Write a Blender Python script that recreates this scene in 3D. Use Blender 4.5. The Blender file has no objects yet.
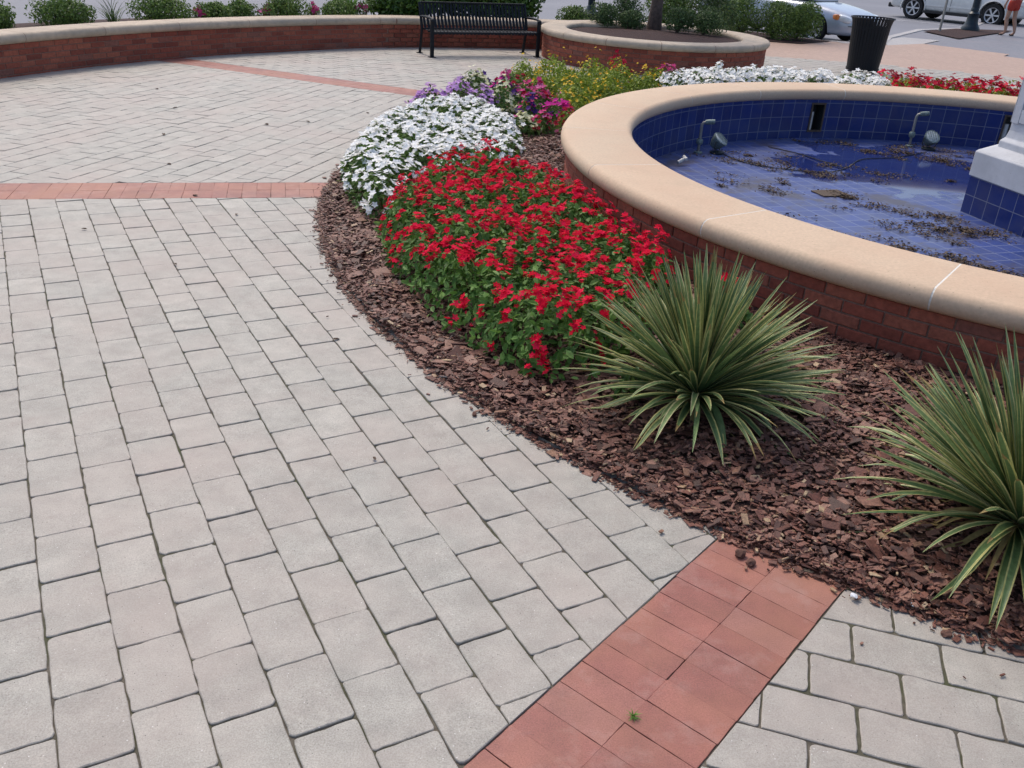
import bpy, bmesh, math, random
import numpy as np
from mathutils import Vector, Matrix

R = math.radians
rng = np.random.default_rng(7)
random.seed(7)
scene = bpy.context.scene
COL = scene.collection
FC = (4.30, 7.24)          # centre of the round fountain

# ------------------------------------------------------------------ camera
cd = bpy.data.cameras.new('camera'); cam = bpy.data.objects.new('camera', cd); COL.objects.link(cam)
cd.sensor_width = 36; cd.lens = 36 * 895.65 / 1024; cd.clip_start = .05; cd.clip_end = 500
cam.matrix_world = Matrix.Translation((0, 0, 1.824)) @ Matrix.Rotation(R(90 - 26.683), 4, 'X') @ Matrix.Rotation(0.0625, 4, 'Z')
scene.camera = cam

# ------------------------------------------------------------------ light
w = bpy.data.worlds.new('World'); scene.world = w; w.use_nodes = True
nt = w.node_tree; bg = nt.nodes['Background']; sky = nt.nodes.new('ShaderNodeTexSky')
sky.sky_type = 'NISHITA'; sky.sun_disc = False
SUN_EL, SUN_AZ = 56, -28     # azimuth measured from +Y towards +X
sky.sun_elevation = R(SUN_EL); sky.sun_rotation = R(SUN_AZ); sky.dust_density = 3.5; sky.air_density = 1.0; sky.ozone_density = 1.6
nt.links.new(sky.outputs[0], bg.inputs[0]); bg.inputs[1].default_value = .15
sd = bpy.data.lights.new('sun', 'SUN'); so = bpy.data.objects.new('sun', sd); COL.objects.link(so)
sd.energy = 1.15; sd.angle = R(16); sd.color = (1, .91, .78)
dv = Vector((math.sin(R(SUN_AZ)) * math.cos(R(SUN_EL)), math.cos(R(SUN_AZ)) * math.cos(R(SUN_EL)), math.sin(R(SUN_EL))))
so.rotation_euler = dv.to_track_quat('Z', 'Y').to_euler()
vs = scene.view_settings; vs.view_transform = 'Standard'; vs.look = 'None'; vs.gamma = 1; vs.exposure = 0.38
try: vs.use_curve_mapping = False
except Exception: pass
scene.cycles.max_bounces = 6; scene.cycles.diffuse_bounces = 3; scene.cycles.transparent_max_bounces = 4
scene.cycles.use_denoising = True

# ------------------------------------------------------------------ materials
def nodes(name):
    m = bpy.data.materials.new(name); m.use_nodes = True
    t = m.node_tree; b = t.nodes['Principled BSDF']
    return m, t, b
def N(t, typ, **kw):
    n = t.nodes.new(typ)
    for k, v in kw.items():
        if k.startswith('i_'): n.inputs[k[2:].replace('_', ' ')].default_value = v
        else: setattr(n, k, v)
    return n
def ramp(t, fac, stops):
    n = t.nodes.new('ShaderNodeValToRGB'); e = n.color_ramp.elements
    while len(e) < len(stops): e.new(.5)
    for i, (p, c) in enumerate(stops):
        e[i].position = p; e[i].color = tuple(c) + (1,) if len(c) == 3 else c
    t.links.new(fac, n.inputs[0]); return n.outputs[0]
def mix(t, a, b, fac, mode='MIX'):
    n = t.nodes.new('ShaderNodeMix'); n.data_type = 'RGBA'; n.blend_type = mode
    for sock, v in ((n.inputs[0], fac), (n.inputs[6], a), (n.inputs[7], b)):
        if hasattr(v, 'links'): t.links.new(v, sock)
        else: sock.default_value = v if not isinstance(v, tuple) or len(v) == 4 else v + (1,)
    return n.outputs[2]
def noise(t, scale, detail=4, rough=.55, vec=None):
    n = N(t, 'ShaderNodeTexNoise'); n.inputs['Scale'].default_value = scale; n.inputs['Detail'].default_value = detail; n.inputs['Roughness'].default_value = rough
    if vec is None: vec = objco(t)
    t.links.new(vec, n.inputs['Vector']); return n.outputs['Fac']
def objco(t):
    for n in t.nodes:
        if n.type == 'TEX_COORD': return n.outputs['Object']
    return t.nodes.new('ShaderNodeTexCoord').outputs['Object']
def bump(t, b, h, s, d=.01):
    n = t.nodes.new('ShaderNodeBump'); n.inputs['Strength'].default_value = s; n.inputs['Distance'].default_value = d
    t.links.new(h, n.inputs['Height']); t.links.new(n.outputs[0], b.inputs['Normal'])
def island(t):
    return t.nodes.new('ShaderNodeNewGeometry').outputs['Random Per Island']
def mk(name, stops, rough=.85, nscale=40, namt=.35, bmp=.3, bd=.004, spec=.4, big=None, metal=0, nd=5):
    """colour per island from ramp `stops`, multiplied by noise"""
    m, t, b = nodes(name)
    c = ramp(t, island(t), stops) if len(stops) > 1 else None
    base = c if c is not None else tuple(stops[0][1]) + (1,)
    nz = noise(t, nscale, nd)
    k = ramp(t, nz, [(.25, (1 - namt,) * 3), (.75, (1 + namt * .6,) * 3)])
    col = mix(t, base, k, 1.0, 'MULTIPLY')
    if big:
        sc, tint, amt = big
        f = ramp(t, noise(t, sc, 3), [(.42, (0, 0, 0)), (.68, (amt,) * 3)])
        col = mix(t, col, tint, f)
    t.links.new(col, b.inputs['Base Color'])
    b.inputs['Roughness'].default_value = rough; b.inputs['Specular IOR Level'].default_value = spec; b.inputs['Metallic'].default_value = metal
    if name in ('cast_stone', 'weathered_cast_stone', 'painted_stone'):
        v = N(t, 'ShaderNodeTexVoronoi'); v.inputs['Scale'].default_value = 55; t.links.new(objco(t), v.inputs['Vector'])
        sc = t.nodes.new('ShaderNodeSeparateColor'); t.links.new(v.outputs['Color'], sc.inputs[0])
        pit = mix(t, ramp(t, v.outputs['Distance'], [(0, (1, 1, 1)), (.12, (1, 1, 1)), (.2, (0, 0, 0))]), ramp(t, sc.outputs[0], [(.86, (0, 0, 0)), (.88, (.75,) * 3)]), 1.0, 'MULTIPLY')
        col2 = mix(t, col, tuple(x * .45 for x in stops[0][1]) + (1,), pit)
        st = ramp(t, noise(t, 4.5, 6, .75), [(.50, (0, 0, 0)), (.75, (.35,) * 3)]); col2 = mix(t, col2, tuple(x * .68 for x in stops[0][1]) + (1,), st)
        t.links.new(col2, b.inputs['Base Color'])
    if bmp: bump(t, b, noise(t, nscale * 2.5, 4), bmp, bd)
    return m
def leafmat(name, stops, rough=.5, spec=.4, trans=.25):
    m, t, b = nodes(name)
    c = ramp(t, island(t), stops)
    k = ramp(t, noise(t, 60, 2), [(.3, (.8,) * 3), (.7, (1.15,) * 3)])
    col = mix(t, c, k, 1.0, 'MULTIPLY')
    t.links.new(col, b.inputs['Base Color']); b.inputs['Roughness'].default_value = rough; b.inputs['Specular IOR Level'].default_value = spec
    if trans:
        tr = t.nodes.new('ShaderNodeBsdfTranslucent'); t.links.new(col, tr.inputs['Color'])
        ms = t.nodes.new('ShaderNodeMixShader'); ms.inputs[0].default_value = trans
        t.links.new(b.outputs[0], ms.inputs[1]); t.links.new(tr.outputs[0], ms.inputs[2]); t.links.new(ms.outputs[0], t.nodes['Material Output'].inputs[0])
    return m

# pavers: speckled grey concrete
def paver_mat(name, stops, tint, speck=True):
    m, t, b = nodes(name)
    c = ramp(t, island(t), stops)
    k = ramp(t, noise(t, 9, 5, .65), [(.3, (.80,) * 3), (.7, (1.14,) * 3)])
    c = mix(t, c, k, 1, 'MULTIPLY')
    k = ramp(t, noise(t, 230, 3, .75), [(.3, (.66,) * 3), (.5, (1,) * 3), (.72, (1.32,) * 3)])
    c = mix(t, c, k, 1, 'MULTIPLY')
    f = ramp(t, noise(t, 1.3, 5, .62), [(.42, (0, 0, 0)), (.68, (.7,) * 3)])
    c = mix(t, c, tint, f)
    f = ramp(t, noise(t, 6.5, 7, .78), [(.56, (0, 0, 0)), (.74, (.42,) * 3)])
    c = mix(t, c, tuple(x * .62 for x in tint[:3]) + (1,), f)
    if not speck and name.startswith('red'):
        e = ramp(t, noise(t, 5.5, 6, .7), [(.52, (0, 0, 0)), (.74, (.5,) * 3)]); c = mix(t, c, (.44, .27, .23, 1), e)
    if speck:   # pale aggregate grains and dark pores
        v = N(t, 'ShaderNodeTexVoronoi'); v.inputs['Scale'].default_value = 90; t.links.new(objco(t), v.inputs['Vector'])
        g = ramp(t, v.outputs['Distance'], [(.0, (1, 1, 1)), (.10, (1, 1, 1)), (.16, (0, 0, 0))])
        sel = ramp(t, N(t, 'ShaderNodeSeparateColor').outputs[0], [(0, (0, 0, 0)), (1, (1, 1, 1))])
        sc = [n for n in t.nodes if n.type == 'SEPARATE_COLOR'][0]; t.links.new(v.outputs['Color'], sc.inputs[0])
        s2 = ramp(t, sc.outputs[0], [(.90, (0, 0, 0)), (.92, (1, 1, 1))]); s3 = ramp(t, sc.outputs[1], [(.84, (0, 0, 0)), (.86, (1, 1, 1))])
        c = mix(t, c, (.72, .70, .68, 1), mix(t, g, s2, 1, 'MULTIPLY'))
        c = mix(t, c, (.10, .095, .09, 1), mix(t, g, s3, 1, 'MULTIPLY'))
    t.links.new(c, b.inputs['Base Color']); b.inputs['Roughness'].default_value = .62; b.inputs['Specular IOR Level'].default_value = .55
    bump(t, b, noise(t, 220, 4, .7), .45, .003)
    return m
M = {}
M['paver'] = paver_mat('grey_concrete', [(0, (.348, .323, .283)), (.3, (.384, .360, .315)), (.55, (.362, .344, .302)), (.8, (.386, .364, .318)), (1, (.420, .394, .343))], (.400, .335, .292, 1))
M['redbrick'] = paver_mat('red_clay_paver', [(0, (.255, .092, .072)), (.3, (.32, .112, .086)), (.55, (.285, .106, .084)), (.8, (.335, .124, .094)), (1, (.31, .135, .108))], (.39, .165, .095, 1), speck=False)
M['tan'] = paver_mat('tan_concrete', [(0, (.42, .285, .215)), (1, (.455, .31, .235))], (.39, .26, .20, 1), speck=False)
M['slate'] = paver_mat('slate_paving', [(0, (.17, .175, .20)), (1, (.20, .20, .225))], (.22, .20, .22, 1), speck=False)
M['pale'] = paver_mat('pale_concrete', [(0, (.40, .38, .37)), (1, (.44, .42, .41))], (.36, .33, .32, 1), speck=False)
M['joint'] = mk('joint_sand', [(0, (.125, .108, .085))], .95, 45, .6, .5, .004, big=(5, (.055, .065, .025, 1), .8))
M['asphalt'] = mk('asphalt', [(0, (.20, .205, .235))], .75, 120, .25, .3, .004, big=(.25, (.24, .245, .275, 1), .6))
M['soil'] = mk('soil', [(0, (.065, .032, .023))], .95, 40, .5, .6, .01)
M['chip'] = mk('bark_chips', [(0, (.050, .019, .013)), (.25, (.105, .038, .026)), (.5, (.165, .062, .042)), (.72, (.220, .092, .064)), (.9, (.29, .150, .105)), (.965, (.24, .12, .07)), (.985, (.42, .29, .17)), (1, (.5, .36, .22))], .6, 70, .45, .5, .004, spec=.5)
M['chip_far'] = mk('bark_mulch', [(0, (.042, .015, .012))], .9, 25, .6, .7, .02)
M['brick'] = mk('wall_brick', [(0, (.21, .054, .036)), (.3, (.29, .075, .046)), (.6, (.33, .088, .054)), (.85, (.37, .112, .066)), (1, (.24, .095, .070))], .85, 35, .35, .5, .004)
M['mortar'] = mk('mortar', [(0, (.25, .15, .115))], .95, 60, .3, .4, .003)
M['coping'] = mk('cast_stone', [(0, (.61, .455, .315)), (.5, (.64, .475, .33)), (1, (.58, .445, .315))], .75, 60, .14, .22, .002, big=(1.7, (.57, .385, .26, 1), .6))
M['copjoint'] = mk('white_mortar', [(0, (.80, .77, .70))], .9, 60, .2, .3)
M['copdirty'] = mk('weathered_cast_stone', [(0, (.50, .40, .30)), (1, (.55, .45, .34))], .75, 12, .25, .25, .002, big=(1.5, (.32, .28, .23, 1), .5))
M['black'] = mk('black_coated_steel', [(0, (.007, .009, .014))], .5, 60, .2, .1, .001, spec=.25)
M['navy'] = mk('dark_blue_green_paint', [(0, (.008, .022, .035))], .4, 40, .2, .1, .001)
M['galv'] = mk('galvanised_steel', [(0, (.30, .29, .27))], .5, 30, .3, .1, .001, metal=.5)
M['verdigris'] = mk('weathered_brass', [(0, (.20, .25, .24))], .55, 60, .6, .3, .002, metal=.3)
M['lens'] = mk('lamp_glass', [(0, (.45, .50, .52))], .25, 90, .5, .5, .003)
M['darkmetal'] = mk('dark_metal', [(0, (.04, .045, .045))], .5, 60, .5, .2, .002)
M['whitepvc'] = mk('white_pvc', [(0, (.62, .60, .56))], .5, 30, .25, .1)
M['plinth'] = mk('painted_stone', [(0, (.56, .57, .60))], .65, 12, .16, .25, .002, big=(3, (.38, .39, .41, 1), .5))
M['cable'] = mk('black_cable', [(0, (.012, .012, .014))], .5, 60, .2, 0)
M['rust'] = mk('rusty_grate', [(0, (.10, .07, .05))], .8, 60, .5, .4)
M['litter'] = leafmat('dead_leaves', [(0, (.045, .031, .024)), (.5, (.11, .078, .058)), (.85, (.17, .125, .09)), (1, (.22, .17, .11))], .85, .2, .1)
M['bark'] = mk('tree_bark', [(0, (.13, .09, .075))], .95, 18, .5, .9, .02)
M['bark2'] = mk('smooth_bark', [(0, (.25, .22, .20))], .9, 18, .35, .6, .01)
M['paper'] = mk('paper', [(0, (.75, .77, .80))], .8, 30, .1, 0)
M['tuft'] = leafmat('weed_green', [(0, (.10, .22, .03)), (1, (.16, .32, .05))], .6)
# foliage
M['redfol'] = leafmat('vinca_leaf', [(0, (.065, .145, .028)), (.5, (.115, .235, .045)), (.85, (.17, .32, .065)), (1, (.23, .38, .10))], .55, .3)
M['whitefol'] = leafmat('petunia_leaf', [(0, (.06, .12, .024)), (.5, (.11, .20, .038)), (1, (.18, .29, .06))], .5)
M['yelfol'] = leafmat('marigold_leaf', [(0, (.12, .18, .018)), (.5, (.24, .33, .03)), (1, (.38, .45, .055))], .5)
M['shrub'] = leafmat('shrub_leaf', [(0, (.060, .105, .024)), (.5, (.125, .205, .045)), (1, (.21, .31, .065))], .5)
M['shrubB'] = leafmat('bright_shrub_leaf', [(0, (.03, .075, .014)), (.5, (.07, .15, .022)), (1, (.15, .26, .04))], .42, .5)
M['juniper'] = leafmat('dark_shrub_leaf', [(0, (.032, .065, .026)), (.5, (.070, .125, .040)), (1, (.13, .20, .065))], .6)
M['redfl'] = leafmat('red_petal', [(0, (.50, .003, .024)), (.5, (.72, .007, .038)), (1, (.86, .022, .085))], .8, .06, .25)
M['whitefl'] = leafmat('white_petal', [(0, (.93, .92, .88)), (1, (.97, .96, .93))], .8, .1, .15)
M['lavfl'] = leafmat('lavender_petal', [(0, (.50, .24, .60)), (1, (.74, .48, .80))], .8, .08, .2)
M['violfl'] = leafmat('violet_petal', [(0, (.035, .008, .10)), (1, (.10, .02, .22))], .6, .2, .1)
M['creamfl'] = leafmat('cream_petal', [(0, (.70, .68, .38)), (1, (.82, .80, .58))], .6, .2, .2)
M['pinkfl'] = leafmat('pink_petal', [(0, (.55, .05, .18)), (.6, (.68, .10, .28)), (1, (.74, .22, .42))], .8, .08, .2)
M['magfl'] = leafmat('magenta_petal', [(0, (.60, .02, .26)), (1, (.74, .06, .42))], .8, .08, .2)
M['crimfl'] = leafmat('crimson_petal', [(0, (.28, .006, .025)), (1, (.46, .012, .04))], .8, .08, .15)
M['yelfl'] = leafmat('yellow_petal', [(0, (.72, .38, .01)), (1, (.82, .60, .03))], .6, .2, .2)
M['blade'] = leafmat('yucca_green', [(0, (.085, .150, .055)), (.5, (.145, .225, .088)), (1, (.22, .31, .12))], .45, .45, .12)
M['margin'] = leafmat('yucca_cream_margin', [(0, (.40, .39, .13)), (.5, (.54, .51, .21)), (1, (.66, .61, .33))], .5, .35, .15)
M['deadblade'] = leafmat('withered_blade', [(0, (.24, .17, .07)), (1, (.36, .28, .12))], .8, .2, .1)
# vehicles, people
def simple(name, c, rough=.5, metal=0, coat=0, emis=None):
    m, t, b = nodes(name); 
    k = ramp(t, noise(t, 8, 3), [(.3, tuple(x * .93 for x in c)), (.7, tuple(min(1, x * 1.05) for x in c))])
    t.links.new(k, b.inputs['Base Color']); b.inputs['Roughness'].default_value = rough; b.inputs['Metallic'].default_value = metal
    b.inputs['Coat Weight'].default_value = coat
    return m
M['silver'] = simple('silver_paint', (.42, .46, .54), .3, .35, .8)
M['whitecar'] = simple('white_paint', (.66, .66, .64), .3, 0, .6)
M['glass'] = simple('car_glass', (.02, .025, .03), .05, 0, .5)
M['tyre'] = simple('tyre_rubber', (.012, .012, .013), .8)
M['rim'] = simple('alloy_rim', (.62, .63, .66), .3, .5)
M['amber'] = simple('amber_lens', (.75, .22, .05), .2, 0, .5)
M['headlamp'] = simple('headlamp_lens', (.72, .74, .76), .12, .1, .8)
M['trimblk'] = simple('black_trim', (.015, .015, .017), .6)
M['chrome'] = simple('chrome', (.6, .6, .62), .15, .9)
M['skin'] = simple('skin', (.40, .22, .15), .55)
M['shorts'] = simple('red_cloth', (.42, .045, .028), .9)
M['shirt'] = simple('pale_blue_cloth', (.42, .47, .58), .9)
M['hair'] = simple('brown_hair', (.06, .035, .02), .7)
M['shoe'] = simple('shoe', (.05, .04, .04), .7)
M['paint'] = mk('road_paint', [(0, (.55, .55, .56))], .8, 50, .3, .1)

# blue glazed tile (grid from the UV map, metres)
def tile_mat(name, c1, c2, grout, size, floor=False):
    m, t, b = nodes(name)
    uv = t.nodes.new('ShaderNodeUVMap').outputs[0]
    br = N(t, 'ShaderNodeTexBrick'); br.offset = 0; br.squash = 1
    br.inputs['Scale'].default_value = 1; br.inputs['Brick Width'].default_value = size; br.inputs['Row Height'].default_value = size
    br.inputs['Mortar Size'].default_value = .0035 if not floor else .004; br.inputs['Mortar Smooth'].default_value = .1; br.inputs['Bias'].default_value = 0
    br.inputs['Color1'].default_value = c1 + (1,); br.inputs['Color2'].default_value = c2 + (1,); br.inputs['Mortar'].default_value = grout + (1,)
    t.links.new(uv, br.inputs['Vector'])
    col = br.outputs['Color']
    o = objco(t)
    d = ramp(t, noise(t, 3.5, 6, .7), [(.42, (0, 0, 0)), (.72, (.6,) * 3)])
    if floor:
        col = mix(t, col, (.105, .12, .19, 1), d)               # lime and dust film
        brown = ramp(t, noise(t, 1.6, 7, .72), [(.50, (0, 0, 0)), (.60, (.8,) * 3)])
        col = mix(t, col, (.060, .048, .050, 1), brown)         # dried silt
        # shallow puddle towards the far right of the basin
        vm = N(t, 'ShaderNodeVectorMath', operation='DISTANCE'); t.links.new(o, vm.inputs[0]); vm.inputs[1].default_value = (3.85, 9.25, -.08)
        ma = N(t, 'ShaderNodeMath', operation='MULTIPLY_ADD'); t.links.new(noise(t, 1.9, 4), ma.inputs[0]); ma.inputs[1].default_value = 2.6; t.links.new(vm.outputs['Value'], ma.inputs[2])
        wet = ramp(t, N(t, 'ShaderNodeMath', operation='DIVIDE').outputs[0], [(.0, (1, 1, 1)), (.5, (1, 1, 1)), (.53, (0, 0, 0))])
        dvn = [n for n in t.nodes if n.type == 'MATH' and n.operation == 'DIVIDE'][0]; t.links.new(ma.outputs[0], dvn.inputs[0]); dvn.inputs[1].default_value = 4.6
        col = mix(t, col, (.012, .022, .12, 1), mix(t, wet, (.85, .85, .85, 1), 1, 'MULTIPLY'))
        rr = ramp(t, wet, [(0, (.42,) * 3), (1, (.06,) * 3)])
        t.links.new(rr, b.inputs['Roughness'])
    else:
        col = mix(t, col, (.10, .10, .13, 1), mix(t, d, (.45, .45, .45, 1), 1, 'MULTIPLY'))
        b.inputs['Roughness'].default_value = .22
    t.links.new(col, b.inputs['Base Color'])
    return m
M['tilewall'] = tile_mat('blue_wall_tile', (.006, .020, .13), (.012, .034, .18), (.16, .18, .26), .152)
M['tilefloor'] = tile_mat('blue_floor_tile', (.022, .046, .195), (.042, .074, .27), (.20, .23, .34), .152, True)

# ------------------------------------------------------------------ object helpers
def link(o, parent=None):
    COL.objects.link(o)
    if parent is not None: o.parent = parent
    return o
def tag(o, label=None, cat=None, group=None, kind=None):
    if label: o['label'] = label
    if cat: o['category'] = cat
    if group: o['group'] = group
    if kind: o['kind'] = kind
    return o
def empty(name, loc=(0, 0, 0), rz=0, label=None, cat=None, group=None, kind=None):
    o = bpy.data.objects.new(name, None); o.location = loc; o.rotation_euler = (0, 0, rz); link(o); o.empty_display_size = .1
    return tag(o, label, cat, group, kind)
def pyobj(name, V, F, mats, parent=None, mi=None, smooth=False, loc=None):
    me = bpy.data.meshes.new(name); me.from_pydata([tuple(v) for v in V], [], F)
    for m in (mats if isinstance(mats, (list, tuple)) else [mats]): me.materials.append(m)
    if mi is not None: me.polygons.foreach_set('material_index', mi)
    if smooth: me.polygons.foreach_set('use_smooth', [True] * len(me.polygons))
    me.update(); o = bpy.data.objects.new(name, me)
    if loc: o.location = loc
    return link(o, parent)
def npobj(name, V, F, mats, parent=None, mi=None, smooth=False):
    """V (n,3), F (k,4) quads"""
    V = np.asarray(V, np.float32); F = np.asarray(F, np.int32); k, q = F.shape
    me = bpy.data.meshes.new(name); me.vertices.add(len(V)); me.vertices.foreach_set('co', V.ravel())
    me.loops.add(k * q); me.loops.foreach_set('vertex_index', F.ravel())
    me.polygons.add(k); me.polygons.foreach_set('loop_start', np.arange(0, k * q, q, dtype=np.int32))
    try: me.polygons.foreach_set('loop_total', np.full(k, q, np.int32))
    except Exception: pass
    for m in (mats if isinstance(mats, (list, tuple)) else [mats]): me.materials.append(m)
    if mi is not None: me.polygons.foreach_set('material_index', np.asarray(mi, np.int32))
    me.polygons.foreach_set('use_smooth', np.full(k, smooth, bool))
    me.update(calc_edges=True); me.validate()
    return link(bpy.data.objects.new(name, me), parent)
def inst(TV, TF, A, T):
    """template verts TV (m,3), faces TF; A (n,3,3) columns = axes; T (n,3)"""
    n = len(T); V = np.einsum('nij,mj->nmi', A, TV) + T[:, None, :]
    F = TF[None] + (np.arange(n) * len(TV))[:, None, None]
    return V.reshape(-1, 3), F.reshape(-1, TF.shape[1])
def merge(parts):
    Vs, Fs, k = [], [], 0
    for V, F in parts: Vs.append(V); Fs.append(F + k); k += len(V)
    return np.concatenate(Vs), np.concatenate(Fs)
def unit(a): return a / np.maximum(np.linalg.norm(a, axis=-1, keepdims=True), 1e-9)
def frames(nrm, size, xdir=None):
    """orthonormal axes with z = nrm, random x; scaled"""
    nrm = unit(nrm); r = rng.normal(size=nrm.shape) if xdir is None else xdir
    x = unit(r - (r * nrm).sum(1, keepdims=True) * nrm); y = np.cross(nrm, x)
    A = np.stack([x, y, nrm], 2)
    return A * (size[:, None, None] if np.ndim(size) == 1 else size[:, None, :])
BOXF = np.array([[0, 3, 2, 1], [4, 5, 6, 7], [0, 1, 5, 4], [1, 2, 6, 5], [2, 3, 7, 6], [3, 0, 4, 7]])
class MB:
    """small mesh builder collecting boxes, tubes and lathes"""
    def __init__(s): s.V = []; s.F = []
    def add(s, V, F):
        k = len(s.V); s.V += [tuple(v) for v in V]; s.F += [tuple(i + k for i in f) for f in F]; return s
    def box(s, c, d, rz=0, rx=0, ry=0, bev=0):
        m = Matrix.Translation(c) @ Matrix.Rotation(rz, 4, 'Z') @ Matrix.Rotation(ry, 4, 'Y') @ Matrix.Rotation(rx, 4, 'X')
        x, y, z = d[0] / 2, d[1] / 2, d[2] / 2
        V = [m @ Vector(p) for p in ((-x, -y, -z), (x, -y, -z), (x, y, -z), (-x, y, -z), (-x, -y, z), (x, -y, z), (x, y, z), (-x, y, z))]
        return s.add(V, BOXF.tolist())
    def tube(s, pts, r, n=10, cap=True):
        pts = [Vector(p) for p in pts]; rs = r if isinstance(r, (list, tuple)) else [r] * len(pts)
        V = []; F = []; up = None
        for i, p in enumerate(pts):
            d = (pts[min(i + 1, len(pts) - 1)] - pts[max(i - 1, 0)]).normalized()
            if up is None: up = Vector((0, 0, 1)) if abs(d.z) < .9 else Vector((1, 0, 0))
            a = d.cross(up).normalized(); b = a.cross(d).normalized(); up = b
            for k in range(n):
                t = 2 * math.pi * k / n; V.append(p + (a * math.cos(t) + b * math.sin(t)) * rs[i])
        for i in range(len(pts) - 1):
            for k in range(n): F.append((i * n + k, i * n + (k + 1) % n, (i + 1) * n + (k + 1) % n, (i + 1) * n + k))
        if cap: F.append(tuple(range(n - 1, -1, -1))); F.append(tuple((len(pts) - 1) * n + k for k in range(n)))
        return s.add(V, F)
    def lathe(s, prof, c=(0, 0, 0), n=32, m=None):
        V = []; F = []
        for i, (r, z) in enumerate(prof):
            for k in range(n):
                t = 2 * math.pi * k / n; v = Vector((r * math.cos(t), r * math.sin(t), z))
                if m is not None: v = m @ v
                V.append((v.x + c[0], v.y + c[1], v.z + c[2]))
        for i in range(len(prof) - 1):
            for k in range(n): F.append((i * n + k, i * n + (k + 1) % n, (i + 1) * n + (k + 1) % n, (i + 1) * n + k))
        return s.add(V, F)
    def build(s, name, mat, parent=None, smooth=False, bevel=0, loc=None):
        o = pyobj(name, s.V, s.F, mat, parent, smooth=smooth, loc=loc)
        if bevel:
            b = o.modifiers.new('bevel', 'BEVEL'); b.width = bevel; b.segments = 2; b.limit_method = 'ANGLE'
        if smooth:
            e = o.modifiers.new('split', 'EDGE_SPLIT'); e.split_angle = R(40)
        return o
def pol(r, a, z=0): return (FC[0] + r * math.cos(R(a)), FC[1] + r * math.sin(R(a)), z)

# ------------------------------------------------------------------ ground
def flat(name, pts, z, mat, kind='structure'):
    return tag(pyobj(name, [(x, y, z) for x, y in pts], [tuple(range(len(pts)))], mat), kind=kind)
flat('road', [(-120, -40), (120, -40), (120, 200), (-120, 200)], -.13, M['asphalt'])
walk = [(-18, -14), (-14, 10), pol(13.4, 160)[:2], pol(13.4, 150)[:2], pol(13.4, 140)[:2], pol(13.4, 130)[:2], pol(13.4, 120)[:2], pol(13.4, 110)[:2], (1.4, 20.7), (2.6, 24.2), (3.8, 24.9), (6.7, 22.4), (8.1, 22.4), (8.96, 24.5), (11.1, 28.0), (13.4, 30.0), (14.6, 32.2), (16.0, 34.6), (24, 44), (60, 60), (60, -14)]
def slab(name, pts, z0, z1, mat, kind='structure', loc=None):
    n = len(pts); V = [(x, y, z0) for x, y in pts] + [(x, y, z1) for x, y in pts]
    F = [tuple(range(n, 2 * n))] + [(i, (i + 1) % n, n + (i + 1) % n, n + i) for i in range(n)]
    # orientation: points given clockwise or not, normals recalculated
    o = pyobj(name, V, F, mat)
    bm = bmesh.new(); bm.from_mesh(o.data); bmesh.ops.recalc_face_normals(bm, faces=bm.faces); bm.to_mesh(o.data); bm.free()
    return tag(o, kind=kind) if kind else o
def keyhole(name, outer, z, mat, rin=3.72):
    k = min(range(len(outer)), key=lambda i: outer[i][0]); o = outer[k:] + outer[:k] + [outer[k]]
    a0 = math.degrees(math.atan2(o[0][1] - FC[1], o[0][0] - FC[0])); ar = sum(o[i][0] * o[i + 1][1] - o[i + 1][0] * o[i][1] for i in range(len(o) - 1))
    s_ = -1 if ar > 0 else 1; inner = [pol(rin, a0 + s_ * i * 6)[:2] for i in range(61)]
    pts = o + inner
    return tag(pyobj(name, [(x, y, z) for x, y in pts], [tuple(range(len(pts)))], mat), kind='structure')
keyhole('sidewalk', walk, -.022, M['slate'])
# kerb stones along the street
def kerb(pts, wd=.16):
    mb = MB()
    for (a, b) in zip(pts[:-1], pts[1:]):
        a = Vector(a + (0,)); b = Vector(b + (0,)); L = (b - a).length; n = max(1, round(L / 1.2)); d = (b - a) / n; ang = math.atan2(d.y, d.x)
        for i in range(n):
            c = a + d * (i + .5); mb.box((c.x, c.y, -.065), (d.length - .008, wd, .13), rz=ang)
    return mb
tag(kerb([(-14, 10)] + [pol(13.42, a)[:2] for a in range(160, 104, -10)] + [(1.4, 20.7), (2.6, 24.2), (3.8, 24.95), (6.7, 22.45), (8.1, 22.45), (8.96, 24.5), (11.1, 28.0), (13.4, 30.0), (14.6, 32.2), (16.0, 34.6), (24, 44)], .2).build('kerb', M['pale'], bevel=.012), kind='structure')

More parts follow.
